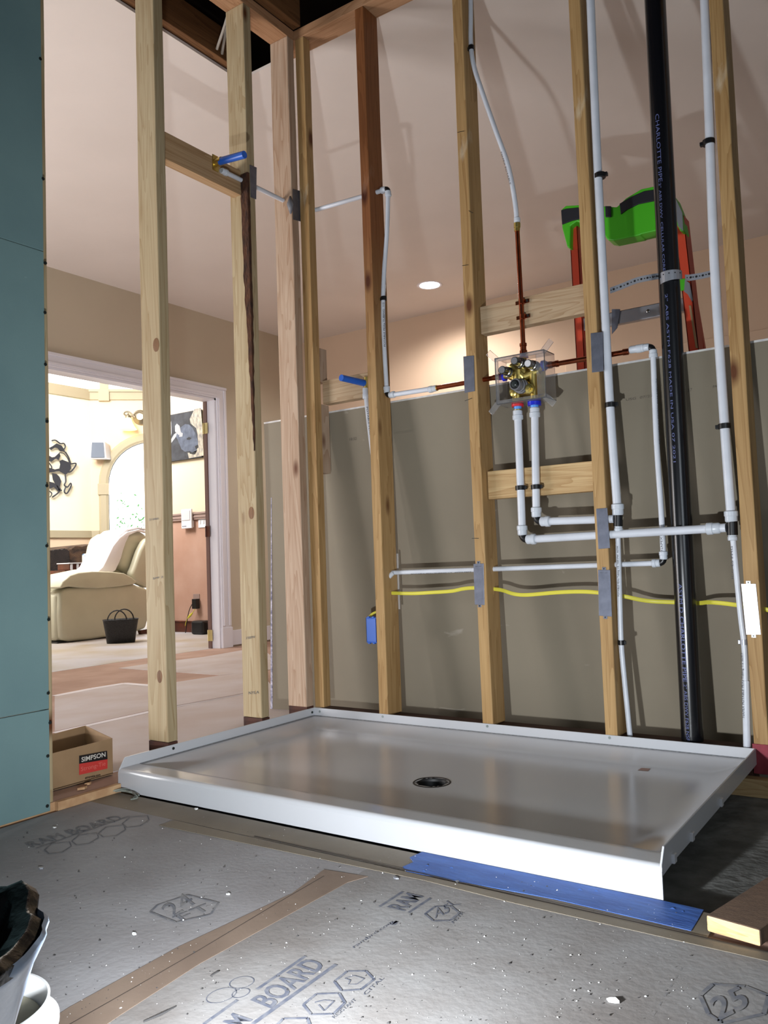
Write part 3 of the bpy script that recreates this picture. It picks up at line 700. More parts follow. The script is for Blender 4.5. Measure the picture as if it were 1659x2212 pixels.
# kraft tape over the seam
V = [G(120, 2212, .0012), G(262, 2212, .0012), G(700, 1990, .0012), G(795, 1892, .0012), G(690, 1862, .0012)]
P = [G(50, 2240, .0012), G(190, 2240, .0012), G(260, 2192, .0012), G(430, 2082, .0012), G(750, 1906, .0012), G(795, 1893, .0012), G(700, 1878, .0012), G(630, 1930, .0012), G(385, 2045, .0012), G(150, 2175, .0012)]
tp = tag(prism('kraft_tape', P, (0, 0, -.0009), 'ktape'), 'brown kraft tape over the seam between the two grey boards', 'tape')
v, f = polyline_flat([G(105, 2238, .0016), G(290, 2133, .0016), G(425, 2055, .0016), G(600, 1950, .0016), G(700, 1892, .0016)], .0016); mk('seam_line', v, f, 'seam', tp, recalc=False)
P = [(.36, EB-.045, .0016), (1.1, EB-.020, .0016), (1.3, EB-.03, .0016), (2.6, EB-.035, .0016), (2.6, EB-.002, .0016), (.36, EB+.0, .0016)]
tag(prism('kraft_tape', P, (0, 0, -.0009), 'ktape2'), 'tan tape along the board edge in front of the pan', 'tape')
v, f = polyline_flat([(.62, EB+.012, .0008), (1.05, EB+.004, .0026), (1.35, EB+.0, .0026), (1.6, EB-.002, .0026), (2.4, EB-.012, .0026)], .004); tag(mk('board_gap', v, f, 'seam', recalc=False), 'dark gap line running between board edge and pan', 'gap')
# blue tape
bt = [G(905,1844,.0012), G(885,1852,.0012), G(893,1862,.0012), G(870,1872,.0012), G(878,1882,.0012)]
P = bt+[G(1200,1942,.0012), G(1493,2010,.0012), G(1508,1986,.0012), G(1520,1965,.0012), G(1433,1948,.0012)]
P[-1] = Vector((P[-1].x, -.8755, .0012)); P[0] = Vector((P[0].x, -.8755, .0012))
btp = tag(prism('blue_tape', P, (0, 0, -.0009), 'btape'), 'strip of blue masking tape along the bright pan front', 'tape')
rs = random.Random(5)
for (px, py) in ((918,1870), (910,1882), (970,1875), (1246,1922), (1282,1925), (1446,1963), (1470,1970)):
    p = G(px, py, .0016); s = rs.uniform(.006, .011)
    mk('crease', [p, p+Vector((s, .002, .0)), p+Vector((s*.4, .004, s*.15))], [(0, 1, 2)], 'btape', btp, recalc=False)

# printing on the boards
def ftext(s, a, b, top, parent, m='ink', bold=0.0, z=.0012):
    O_ = G(*a, z); A = G(*b, z)-O_; B = G(*top, z)-O_; v, f = ptext(s, O_, A, B, bold); return v, f
def fline(a, b, w=.006, z=.0012): return line_quad(G(*a, z), G(*b, z), w)
def hexa(pts, w=.0045, z=.0012): return polyline_flat([G(x, y, z) for x, y in pts], w, closed=True)
def oval(c, rx, ry, n=18, rot=0):
    return [(c[0]+rx*math.cos(2*PI*k/n)*math.cos(rot)-ry*math.sin(2*PI*k/n)*math.sin(rot), c[1]+rx*math.cos(2*PI*k/n)*math.sin(rot)+ry*math.sin(2*PI*k/n)*math.cos(rot)) for k in range(n)]
# foreground word  "RAM BOARD"
Bz = .0014
g = [ftext('BOARD', (584, 2178), (704, 2083), (540, 2160), bR, bold=.02, z=Bz), ftext('RAM', (480, 2262), (545, 2202), (436, 2246), bR, bold=.02, z=Bz)]
g += [fline((555, 2137), (660, 2065), z=Bz), fline((440, 2212), (513, 2160), z=Bz), fline((545, 2212), (726, 2083), .007, z=Bz)]
g += [hexa([(722,2120),(750,2098),(790,2097),(808,2115),(780,2137),(738,2140)], z=Bz), hexa([(655,2170),(683,2147),(732,2145),(745,2166),(720,2190),(672,2191)], z=Bz), hexa([(590,2222),(612,2200),(664,2199),(672,2222),(640,2250),(600,2250)], z=Bz)]
g += [polyline_flat([G(x, y, Bz) for x, y in ((745,2113),(765,2107),(787,2114),(770,2126),(752,2126),(757,2117))], .002, closed=True), polyline_flat([G(x, y, Bz) for x, y in ((680,2165),(700,2160),(722,2162),(700,2183),(688,2170))], .0025)]
g += [polyline_flat([G(x, y, Bz) for x, y in oval((522, 2122), 27, 12, rot=-.2)], .0016, closed=True), polyline_flat([G(x, y, Bz) for x, y in oval((478, 2150), 34, 14, rot=-.3)], .0016, closed=True), polyline_flat([G(x, y, Bz) for x, y in oval((520, 2145), 20, 9, rot=-.3)], .0016, closed=True)]
g += [ftext('CITAL', (790, 2150), (830, 2113), (783, 2146), bR, z=Bz), ftext('RESISTANT', (722, 2200), (770, 2160), (716, 2196), bR, z=Bz)]
g = merge(*g); mk('lettering', g[0], g[1], 'ink', bR, recalc=False)
# upper word near the tape
g = [ftext('RAM', (873, 1968), (915, 1936), (836, 1959), bR, bold=.02, z=Bz), fline((820, 1958), (870, 1926), .006, z=Bz), fline((883, 1971), (930, 1940), .006, z=Bz)]
g += [hexa([(918,1974),(940,1958),(974,1957),(992,1972),(972,1988),(936,1989)], z=Bz), polyline_flat([G(x, y, Bz) for x, y in ((965,1946),(978,1955),(995,1953))], .003), ftext('MSTR', (980, 1995), (1003, 1972), (974, 1991), bR, z=Bz)]
g += [ftext('A5', (940, 1984), (972, 1970), (936, 1964), bR, z=Bz), ftext('rambrd.com', (765, 2048), (850, 1992), (759, 2044), bR, z=Bz)]
g += [polyline_flat([G(x, y, Bz) for x, y in ((843,1997),(857,1990),(850,1998))], .006)]
g = merge(*g); mk('lettering', g[0], g[1], 'ink', bR, recalc=False)
# lower right faint print
g = [hexa([(1512,2150),(1540,2125),(1610,2130),(1660,2150),(1650,2190),(1560,2210),(1530,2190)], .006, z=Bz), ftext('25', (1550, 2205), (1620, 2170), (1530, 2160), bR, z=Bz, bold=.02), ftext('- - - - - -', (1412, 2195), (1475, 2090), (1406, 2192), bR, z=Bz)]
g = merge(*g); mk('lettering', g[0], g[1], 'ink_faint', bR, recalc=False)
# left board: word by the green wall, hexagons, and the 24 badge
g = [ftext('RAM BOARD', (72, 1830), (268, 1768), (52, 1821), bL, bold=.0), fline((78, 1832), (280, 1762), .0035)]
for c in ((124, 1831), (183, 1812), (241, 1795), (292, 1774)):
    g.append(hexa([(c[0]-28, c[1]+5), (c[0]-12, c[1]-9), (c[0]+26, c[1]-13), (c[0]+30, c[1]-3), (c[0]+10, c[1]+10), (c[0]-18, c[1]+13)], .003))
g = merge(*g); mk('lettering', g[0], g[1], 'ink_faint', bL, recalc=False)
g = [hexa([(325,1970),(340,1955),(405,1933),(472,1950),(455,1975),(380,1992)], .0045), ftext('24', (372, 1984), (425, 1950), (345, 1960), bL), ftext('FT', (395, 1990), (460, 1962), (378, 1978), bL)]
g = merge(*g); mk('badge_print', g[0], g[1], 'ink_faint', bL, recalc=False)
# crumbs (nobody could count them)
rs = random.Random(11)
def crumbs(name, n, m, region, smin, smax, label, zf=lambda x, y: .0012):
    V, F = [], []
    for i in range(n):
        p = G(rs.uniform(region[0], region[1]), rs.uniform(region[2], region[3]))
        if p.y > -.90 or p.x < .05: continue
        s = rs.uniform(smin, smax)*(0.4+1.3*rs.random()**3); a = rs.uniform(0, PI); e = rs.uniform(.3, 1)
        u = Vector((math.cos(a), math.sin(a), 0))*s; w = Vector((-math.sin(a), math.cos(a), 0))*s*e; b = Vector((p.x, p.y, zf(p.x, p.y))); h = Vector((0, 0, s*rs.uniform(.4, .9)))
        n0 = len(V); V += [b-u, b-w, b+u, b+w, b+h+u*rs.uniform(-.4, .4)]; F += [(n0+3, n0+2, n0+1, n0), (n0, n0+1, n0+4), (n0+1, n0+2, n0+4), (n0+2, n0+3, n0+4), (n0+3, n0, n0+4)]
    return tag(mk(name, V, F, m), label, 'debris', kind='stuff')
crumbs('plaster_crumbs', 850, 'chip_w', (-60, 1500, 1740, 2240), .0005, .0016, 'tiny white plaster crumbs scattered over the grey floor boards')
crumbs('dark_crumbs', 900, 'chip_d', (-60, 1500, 1740, 2240), .0007, .0022, 'tiny dark crumbs and splinters scattered over the grey floor boards')
# larger bits
def chip(px, py, s, label, m='chip_w', name='plaster_chip', h=.5):
    p = G(px, py, .0012); r_ = random.Random(px*7+py); k = 6
    ring = [p+Vector((math.cos(2*PI*i/k)*s*r_.uniform(.5, 1.2), math.sin(2*PI*i/k)*s*r_.uniform(.4, .9), 0)) for i in range(k)]
    v = ring+[q+Vector((0, 0, s*h*r_.uniform(.4, 1))) for q in ring]
    tag(mk(name, v, [tuple(range(k-1, -1, -1)), tuple(range(k, 2*k))]+[(i, (i+1) % k, (i+1) % k+k, i+k) for i in range(k)], m), label, 'chip')
chip(424, 1748, .007, 'white chip lying against the pan front, left part')
chip(118, 1788, .006, 'white plaster chip on the grey board near the green wall')
chip(855, 1898, .007, 'pale crumpled chip on the dark gap before the blue tape', 'galv_strap')
chip(988, 1905, .005, 'small pale chip between blue tape and gap line', 'galv_strap')
chip(1323, 2163, .009, 'large grey-white chip in the lower right floor', 'chip_w')
chip(290, 2018, .006, 'white sliver on the left grey board near the kraft tape')
chip(88, 1876, .007, 'grey crumb on the left board above the black bag', 'galv_strap')
chip(493, 1932, .005, 'white-edged chip right of the badge print')
chip(925, 2104, .004, 'dark dot chip near bottom middle', 'chip_d') if False else None
p = G(345, 2195, .003); tag(tube('dark_splinter', [G(310, 2207, .003), G(350, 2190, .005), G(380, 2174, .003)], [.0012, .0018, .0008], 'chip_d', seg=6), 'long dark splinter on the floor near the bottom edge', 'splinter')
tag(tube('dark_splinter', [G(455, 2108, .003), G(468, 2100, .004), G(473, 2098, .003)], [.0012, .0012, .0008], 'chip_d', seg=6), 'short dark splinter beside the scroll print', 'splinter')

# loose right board and concrete bits
P = [Vector((1.615, -.962, .003)), Vector((1.702, -.975, .003)), Vector((1.83, -.60, .003)), Vector((1.735, -.58, .003))]
P = [G(1527, 2012, .003), G(1643, 2046, .003)]; d_ = Vector((.17, .985, 0)).normalized()*.6
dd = (G(1659, 1900, .029)-G(1527, 1984, .029))*2.0; P = [P[0], P[1], P[1]+dd, P[0]+dd]
V, F = prismg(P, (0, 0, .026)); ob = mk('deck_board', V, F, ['offcut', 'grimy'], bevel=.003, mi=[0, 1, 0, 1, 1, 1]); tag(ob, 'brown-faced board offcut with pale end grain at lower right', 'board')
tag(box('wood_sliver', 1.60, 1.625, -.93, -.915, -.0315, -.02, 'offcut'), 'small pale wood sliver behind the board offcut', 'offcut')

# ------------------------------------------------------------------ threshold at the doorway wall, cardboard box, shards
P = [(0.001, -1.073, -.003), (0.001, -.875, -.003), (0.001, -.875, .0215), (0.001, -1.073, .0215)]
tag(prism('sawn_threshold', [Vector(p) for p in P], (.016, 0, 0), 'sawn', bevel=.001), 'light sawn wood edge between green board and pan corner', 'edging')
for k, (px, py) in enumerate(((178, 1707), (190, 1697))):
    p = FLB(px, py); s = .013-.004*k
    tag(prism('wood_chip', [p+Vector((-s*.3, -s, .002)), p+Vector((s*.5, s*.2, .002)), p+Vector((-.2*s, s*1.3, .002)), p+Vector((-s*.6, 0, .002))], (0, 0, .006), 'sawn'), ['larger splintered wood chip in front of the cardboard box', 'smaller wood chip in front of the cardboard box'][k], 'chip')
bx = thing('cardboard_box', 'open cardboard box of hardware beside the green board', 'box', (-.2, -.95, fz(-.2)))
A0 = Vector((-.092, -.815, fz(-.092)+.003)); A1 = A0+Vector((-.0, -.30, 0)); H_ = .118
A0.x = -.098; A1.x = -.100; E0 = A0+Vector((-.20, .05, .0)); E1 = A1+Vector((-.20, .0, 0))
fl0 = fz(-.25)+.006
for q in (A0, A1, E0, E1): q.z = fz(q.x)+.003
def wallp(p, q, h0, h1, t, nm='side_wall', mm='kraft'):
    n_ = (q-p).cross(Vector((0, 0, 1))).normalized()*t
    prism(nm, [p, q, q+Vector((0, 0, h1)), p+Vector((0, 0, h0))], n_, mm, bx, bevel=.0006)
hA, hB = U(274, 1612, 1, A0.y).z-A0.z, .118
hA = .105
wallp(A1, A0, hA*.95, hA, -.003); wallp(A0, E0, hA, hA+.016, -.003); wallp(E0, E1, hA+.016, hA+.002, -.003, mm='kraft'); wallp(E1, A1, hA, hA, -.003)
prism('box_bottom', [A0+Vector((0, 0, .002)), A1+Vector((0, 0, .002)), E1+Vector((0, 0, .002)), E0+Vector((0, 0, .002))], (0, 0, .003), 'kraft_in', bx)
AX = A0.x+.0012
def UB(px, py, o=0.0): return U(px, py, 0, AX+.0035+o)
mk('box_label', *prismg([UB(171,1633), UB(231,1622), UB(232,1640), UB(171,1650)], (.0006, 0, 0)), 'lbl_k', bx)
mk('box_label', *prismg([UB(171,1650), UB(232,1640), UB(232,1660), UB(171,1674)], (.0006, 0, 0)), 'lbl_r', bx)
def btext(s, a, b, top, m, bold=0):
    O_ = UB(*a, .0012); v, f = ptext(s, O_, UB(*b, .0012)-O_, UB(*top, .0012)-O_, bold); mk('box_lettering', v, f, m, bx, recalc=False)
btext('SIMPSON', (176, 1646), (228, 1634), (176, 1636), 'lbl_w', .02)
btext('Strong-Tie', (175, 1666), (228, 1653), (175, 1657), 'lbl_p')
btext('strongtie.com', (184, 1683), (217, 1676), (184, 1678), 'lbl_k', .02)
sp = thing('plastic_film_scrap', 'twisted clear plastic film scrap at the pan corner', 'scrap', G(280, 1715))
for k in range(4):
    a = [G(235+k*12+random.uniform(-6, 6), 1712-k*2, .003+random.random()*.006), G(262+k*9, 1705+k*3, .012), G(285+k*4, 1708+k*5, .006), G(300-k*6, 1718+k*3, .004)]
    tube('film_strand', spline(a, 5), [.0022]*16, 'insul', sp, seg=6)

# ================================================================== PIPES
def Y(px, py, y=.045): return U(px, py, 1, y)
def elbow(p, a, b, r, m, parent, name='elbow', ln=.022):
    p = Vector(p); da = (Vector(a)-p).normalized(); db = (Vector(b)-p).normalized()
    pts = [p+da*ln]+[p+da*ln*(1-t)**2+db*ln*t**2 for t in (.2, .4, .6, .8)]+[p+db*ln]
    return tube(name, pts, r, m, parent, seg=16)
def collar(p, q, r, parent, m='pex_fit', name='coupling'):
    return stepcyl(name, p, q, [(0, r*.82), (.08, r), (.45, r), (.5, r*.9), (.9, r*.9), (1, r*.75)], m, parent)
def clamp(p, d, r, parent, side=Vector((1, 0, 0)), m='blackplastic'):
    d = Vector(d).normalized()*.007
    c = stepcyl('clamp', p-d, p+d, [(0, r*1.32), (1, r*1.32)], m, parent, seg=18)
    a = p+side*r*1.2; v, f = boxg(-.5, .5, -.5, .5, -.5, .5)
    V = [a+side*x*r*1.3+d*2*z*.8+Vector((0, y*r*.9, 0)) for x, y, z in v]; mk('clamp_foot', V, f, m, c, bevel=.001)
def pipe_text(s, parent, P0, P1, r, tcap, ang, m, flip=False, bold=0.0):
    "lettering wrapped on a straight pipe between P0 and P1"
    t = (P1-P0); L_ = t.length; t.normalize(); toc = (CP-P0); toc = (toc-t*toc.dot(t)).normalized(); b = t.cross(toc)
    V, F = textgeo(s, bold); out = []
    for x, y in V:
        an = ang-(y-.5)*tcap/r
        out.append(P0+t*(x*L_)+(toc*math.cos(an)+b*math.sin(an))*(r+.0004))
    return mk('pipe_lettering', out, F, m, parent, recalc=False)
SC_TXT = 'POTABLE PEXa Tubing 1/2  NSF-PW  ASTM'
# --- riser left (cold) beside the right-of-valve stud
yr = .020
r1 = thing('water_riser', 'thick white pipe rising beside the stud right of the valve', 'pipe', Y(1334, 1108, yr))
bot = Y(1334, 1103, yr); pts = [Y(1273, -60, yr), Y(1288, 300, yr), Y(1303, 600, yr), Y(1318, 880, yr), bot]
tube('pipe', spline(pts, 6), .0128, 'pex', r1, seg=20)
collar(Y(1334, 1088, yr), Y(1335, 1113, yr), .0185, r1)
tee1 = Y(1335, 1124, yr); tube('tee', [Y(1335, 1110, yr), Y(1335, 1137, yr)], .0135, 'blackplastic', r1, seg=18)
collar(Y(1336, 1150, yr), Y(1336, 1131, yr), .0130, r1)
lw = [Y(1335, 1140, yr), Y(1336, 1200, yr), Y(1339, 1300, yr), Y(1342, 1390, yr), Y(1350, 1480, yr+.01), Y(1361, 1586, yr+.02)]
low = [Y(1335, 1140, .024), Y(1335, 1160, .037), Y(1336, 1200, .038), Y(1339, 1300, .036), Y(1342, 1390, .036), Y(1350, 1480, .036), Y(1361, 1590, .036)]
tube('supply_tube', spline(low, 6), .0078, 'pex', r1, seg=14)
clamp(Y(1296, 380, yr), (0, 0, 1), .0128, r1); clamp(Y(1319, 875, yr), (0, 0, 1), .0128, r1); clamp(Y(1342, 1388, .036), (0, 0, 1), .0078, r1)
pipe_text(SC_TXT, r1, Y(1338, 1288, .036), Y(1335.5, 1180, .037), .0080, .005, -.3, 'pex_print')
# --- riser right
r2 = thing('water_riser', 'thick white pipe rising beside the rightmost stud', 'pipe', Y(1582, 1120, yr))
pts = [Y(1520, -60, yr), Y(1530, 200, yr), Y(1543, 560, yr), Y(1564, 900, yr), Y(1580, 1120, yr)]
tube('pipe', spline(pts, 6), .0128, 'pex', r2, seg=20)
collar(Y(1579, 1103, yr), Y(1580, 1128, yr), .0185, r2)
tube('tee', [Y(1581, 1126, yr), Y(1582, 1156, yr)], .0145, 'blackplastic', r2, seg=18)
collar(Y(1583, 1168, yr), Y(1582, 1150, yr), .0130, r2)
low2 = [Y(1583, 1160, yr), Y(1590, 1230, yr), Y(1600, 1330, yr), Y(1608, 1400, yr), Y(1611, 1500, yr), Y(1614, 1612, yr)]
tube('supply_tube', spline(low2, 6), .0078, 'pex', r2, seg=14)
tube('supply_tube', [Y(1611, 1470, yr), Y(1614, 1614, yr)], .0100, 'pex', r2, seg=14)
clamp(Y(1531, 308, yr), (0, 0, 1), .0128, r2, Vector((-1, 0, 0))); clamp(Y(1565, 921, yr), (0, 0, 1), .0128, r2, Vector((-1, 0, 0))); clamp(Y(1607, 1387, yr), (0, 0, 1), .0078, r2, Vector((-1, 0, 0)), 'galv_strap')
pipe_text('NAPEX POTABLE PEXa Tubing 1/2 SDR9', r2, Y(1610, 1549, yr), Y(1606, 1410, yr), .0102, .006, -.5, 'pex_print')
pipe_text('ICC-ES PMG', r2, Y(1585, 1250, yr), Y(1583, 1180, yr), .0081, .005, -.4, 'pex_print')
# --- valve outlets to hot and cold
yv = .016
def hv(name, label, xt, yt_, xb, yb_, hx, hy, r=.0122):
    t = thing(name, label, 'pipe', Y(xb, yb_, yv))
    a, b, c = Y(xt, yt_, yv), Y(xb, yb_, yv), Y(hx, hy, yv)
    up = (a-b).normalized(); ri = (c-b).normalized()
    tube('pipe', [a, b+up*.02], r, 'pex', t, seg=20); tube('pipe', [b+ri*.02, c], r, 'pex', t, seg=20)
    elbow(b, a, c, .0125, 'blackplastic', t)
    collar(b+up*.046, b+up*.014, .0170, t); collar(b+ri*.046, b+ri*.014, .0170, t)
    collar(a-up*.032, a+up*.0, .0170, t)
    return t, a, b, c
hot, ha, hb, hc_ = hv('hot_water_pipe', 'longer white pipe dropping from the red ring, turning right to the far tee', 1118, 886, 1129, 1166, 1568, 1140)
cold, ca, cb, cc_ = hv('cold_water_pipe', 'shorter white pipe dropping from the blue ring, turning right behind the stud plate', 1155, 880, 1159, 1127, 1326, 1121)
collar(hc_+(hb-hc_).normalized()*.052, hc_+(hb-hc_).normalized()*.014, .0172, hot)
for t, x, y in ((hot, 1124, 1054), (cold, 1158, 1052)): clamp(Y(x, y, yv), (0, 0, 1), .0122, t)
# --- right loop
r3 = thing('shower_loop_pipe', 'thin white pipe from the copper stub down and left to the far stud', 'pipe', Y(1434, 1213, .056))
c0 = Y(1357, 756, .056); e1 = Y(1410, 748, .056); e2 = Y(1434, 1216, .056); c3_ = Y(848, 1237, .056)
tube('pipe', [Y(1362, 755, .056), Y(1402, 750, .056)], .0082, 'pex', r3)
collar(Y(1388, 752, .056), Y(1360, 756, .056), .0125, r3); collar(Y(1380, 753, .056), Y(1403, 749, .056), .0122, r3)
elbow(e1, c0, e2, .0095, 'blackplastic', r3, ln=.016)
tube('pipe', spline([e1+Vector((0, 0, -.014)), Y(1418, 950, .056), Y(1428, 1100, .056), e2+Vector((0, 0, .014))], 5), .0082, 'pex', r3)
collar(e1+Vector((0, 0, -.034)), e1+Vector((0, 0, -.010)), .0128, r3); collar(e2+Vector((0, 0, .034)), e2+Vector((0, 0, .010)), .0125, r3)
elbow(e2, e1, c3_, .0095, 'blackplastic', r3, ln=.016)
lft = (c3_-e2).normalized(); tube('pipe', [e2+lft*.014, c3_+lft*.03], .0080, 'pex', r3); collar(e2+lft*.034, e2+lft*.010, .0125, r3)
pipe_text('NAPEX', r3, Y(1432, 1190, .056), Y(1430, 1160, .056), .0084, .006, -.3, 'pex_print')
pipe_text('POTABLE PEXa TUBING 1/2 ASTM F876', r3, Y(1415, 820, .056), Y(1422, 960, .056), .0084, .004, -.5, 'pex_print')
pipe_text('POTABLE PEXa TUBING 1/2  ASTM F877', r3, Y(890, 1237, .056), Y(1020, 1232, .056), .0082, .004, .7, 'pex_print')
# --- copper
cp = thing('copper_pipe', 'vertical copper pipe rising from the valve through two straps', 'pipe', Y(1131, 752, .025))
ct = Y(1117, 492, .025); cbm = Y(1131, 760, .025)
tube('pipe', [cbm, Y(1125, 640, .025), ct], .0075, 'copper', cp, seg=18)
stepcyl('fitting', Y(1131, 764, .025), Y(1130, 742, .025), [(0, .012), (.3, .012), (.35, .0095), (.7, .0095), (.75, .0115), (1, .0115)], 'copper', cp)
stepcyl('fitting', Y(1117, 500, .025), Y(1117, 482, .025), [(0, .009), (.4, .009), (.45, .0105), (1, .0105)], 'brass', cp)
for (x, y) in ((1127, 652), (1129, 684)):
    p = Y(x, y, .025); s = stepcyl('strap', p-Vector((0, 0, .007)), p+Vector((0, 0, .007)), [(0, .0105), (1, .0105)], 'copper', cp)
    box('strap_ear', p.x-.024, p.x+.024, .0285, .0300, p.z-.006, p.z+.006, 'copper', s, bevel=.001)
    stepcyl('strap_screw', (p.x+.018, .029, p.z), (p.x+.018, .024, p.z), [(0, .004), (1, .0035)], 'steel_dark', s, seg=8)
pu = thing('shower_riser_tube', 'bending thin white tube rising from the copper pipe to the ceiling', 'pipe', Y(1117, 488, .022))
pp = [Y(1117, 492, .025), Y(1113, 440, .024), Y(1098, 360, .022), Y(1070, 280, .020), Y(1042, 200, .020), Y(1023, 140, .026), Y(1017, 90, .035), Y(1017, 30, .04), Y(1016, -60, .045)]
tube('pipe', spline(pp, 6), .0080, 'pex', pu, seg=14)
collar(Y(1117, 470, .025), Y(1117, 488, .025), .0105, pu)
clamp(Y(1018, 104, .032), (0, 0, 1), .0080, pu, Vector((-1, 0, 0)))
pipe_text('UPONOR AQUAPEX', pu, Y(1086, 345, .021), Y(1108, 415, .023), .0084, .005, .35, 'pex_print') if False else pipe_text('NAPEX POTABLE', pu, Y(1086, 330, .021), Y(1106, 400, .023), .0088, .005, .5, 'pex_print')
c2 = thing('copper_pipe', 'copper pipe running right from the valve behind the stud', 'pipe', Y(1185, 788, .045))
tube('pipe', [Y(1190, 788, .045), Y(1358, 759.5, .055)], .0078, 'copper', c2, seg=18)
stepcyl('fitting', Y(1184, 789, .045), Y(1206, 785, .045), [(0, .0115), (.3, .0115), (.35, .009), (.7, .009), (.75, .0105), (1, .0105)], 'copper', c2)
stepcyl('fitting', Y(1346, 761, .055), Y(1357, 759.5, .055), [(0, .0098), (1, .0098)], 'copper', c2)
c4 = thing('copper_pipe', 'copper pipe running left from the valve through the stud', 'pipe', Y(1030, 822, .045))
tube('pipe', [Y(1086, 813, .045), Y(930, 840, .045)], .0078, 'copper', c4, seg=18)
stepcyl('fitting', Y(1084, 813, .045), Y(1066, 816, .045), [(0, .0115), (.4, .0115), (.5, .009), (1, .009)], 'copper', c4)
stepcyl('fitting', Y(930, 840, .045), Y(945, 838, .045), [(0, .0098), (1, .0098)], 'brass', c4)
# --- left white run: up to the blue stub
r5 = thing('shower_arm_pipe', 'thin white pipe rising right of the reddish stud, elbows at both ends', 'pipe', Y(836, 855, .045))
e3 = Y(836, 855, .045); e4 = Y(838, 407, .045)
tube('pipe', [Y(938, 839, .045), e3+Vector((.014, 0, 0))], .0088, 'pex', r5)
collar(Y(926, 842, .045), Y(944, 838, .045), .0120, r5); collar(e3+Vector((.034, 0, .001)), e3+Vector((.010, 0, 0)), .0122, r5)
elbow(e3, Y(938, 839), e4, .0095, 'blackplastic', r5, ln=.016)
tube('pipe', spline([e3+Vector((0, 0, .014)), Y(828, 700, .045), Y(829, 600, .045), Y(836, 500, .045), e4+Vector((0, 0, -.012))], 6), .0082, 'pex', r5)
collar(e3+Vector((0, 0, .034)), e3+Vector((0, 0, .010)), .0122, r5); collar(e4+Vector((0, 0, -.03)), e4+Vector((0, 0, -.009)), .0120, r5)
elbow(e4, e4+Vector((0, 0, -1)), e4+Vector((-1, 0, 0)), .0095, 'blackplastic', r5, ln=.013)
e5 = Vector((.046, .045, U(678, 455, 1, .045).z))
tube('pipe', [e4+Vector((-.012, 0, 0)), Vector((SX[0]+.03, .045, e4.z)), e5], .0082, 'pex', r5)
collar(e4+Vector((-.030, 0, 0)), e4+Vector((-.008, 0, 0)), .0120, r5)
clamp(Y(829, 645, .045), (0, 0, 1), .0082, r5, Vector((-1, 0, 0)))
pipe_text('POTABLE PEXa TUBING  1/2', r5, Y(831, 750, .045), Y(828, 655, .045), .0085, .006, 0, 'pex_print')
# left wall: tube to the raised blue stub
r6 = thing('shower_arm_stub', 'raised blue pipe sleeve on a brass ear fitting, fed by a thin white tube', 'pipe stub', U(465, 355, 0, -.03))
pa = U(478, 368, 0, -.025); pb = U(620, 437, 0, -.045)
tube('pipe', [pa, pb, U(640, 447, 0, -.045)], .0082, 'pex', r6)
collar(pa+(pb-pa).normalized()*.03, pa, .0115, r6)
q0 = U(466, 352, 0, -.03)
tube('ear_fitting', [q0+Vector((-.002, 0, 0)), q0+Vector((.03, 0, 0))], .013, 'brass', r6)
mk('ear_plate', *boxg(-.034, -.030, q0.y-.014, q0.y+.014, q0.z-.028, q0.z+.028), 'brass', r6, bevel=.002)
tipz = U(528, 334, 1, q0.y)
tube('blue_sleeve', [q0+Vector((.015, 0, 0)), q0+(tipz-q0)*1.0], [.0125, .0125], 'blue', r6, seg=20)
# grey pipe wrap at the corner hole
pw = U(627, 443, 1, -.041)
mk('pipe_wrap', *merge(tubeg([pw+Vector((0, .002, -.034)), pw+Vector((.004, -.004, 0)), pw+Vector((0, .002, .034))], [.004, .014, .004], 10)), 'gtape', r6, smooth=True)
# --- lower blue stub
r7 = thing('tub_spout_stub', 'lower blue pipe sleeve pointing out beside the reddish stud', 'pipe stub', Y(790, 826, .06))
t0 = Y(789, 828, .045); t1 = Y(737, 816, -.075)
tube('blue_sleeve', [t0, t1], [.0125, .0118], 'blue', r7, seg=20)
tube('fitting', [Y(793, 838, .047), Y(793, 815, .047)], .012, 'brass', r7)
tube('pipe', spline([Y(789, 842, .045), Y(795, 900, .045), Y(802, 960, .045), Y(812, 1040, .045), Y(824, 1236, .045), Y(850, 1237, .045)], 6), .0082, 'pex', r7)
collar(Y(790, 862, .045), Y(789, 838, .045), .0118, r7)
pipe_text('POTABLE PEXa', r7, Y(793, 880, .045), Y(800, 940, .045), .0086, .006, 0, 'pex_print')
# --- black drain-vent pipe
yb = .0605
vp = thing('vent_pipe', 'thick black plastic vent pipe with printed lettering', 'pipe', Y(1496, 1592, yb))
Pt = Y(1411, -80, yb); Pm = Y(1455, 800, yb); Pb = Y(1496, 1600, yb); Pb2 = Pb+(Pb-Pm).normalized()*.10
tube('pipe', [Pt, Pm, Pb2], .0302, 'abs', vp, seg=40)
def on_axis(py):
    d = Y(1411+(1496-1411)*(py+80)/1680.0, py, yb); return d
pipe_text('CHARLOTTE PIPE', vp, on_axis(255), on_axis(400), .0304, .011, .35, 'abs_print', flip=False)
pipe_text('2" ABS DWV  CELLULAR CORE', vp, on_axis(402), on_axis(590), .0304, .007, .42, 'abs_print')
pipe_text('2" ABS ASTM F628 MADE IN USA 07 2021', vp, on_axis(640), on_axis(1000), .0304, .007, .34, 'abs_print')
pipe_text('ASTM D', vp, on_axis(1260), on_axis(1322), .0304, .010, .40, 'abs_print', bold=.0)
pipe_text('CHARLOTTE PIPE', vp, on_axis(1330), on_axis(1470), .0304, .012, .40, 'abs_print', bold=.01)
pipe_text('2" ABS DWV F628 NSF', vp, on_axis(1475), on_axis(1596), .0304, .009, .40, 'abs_print')
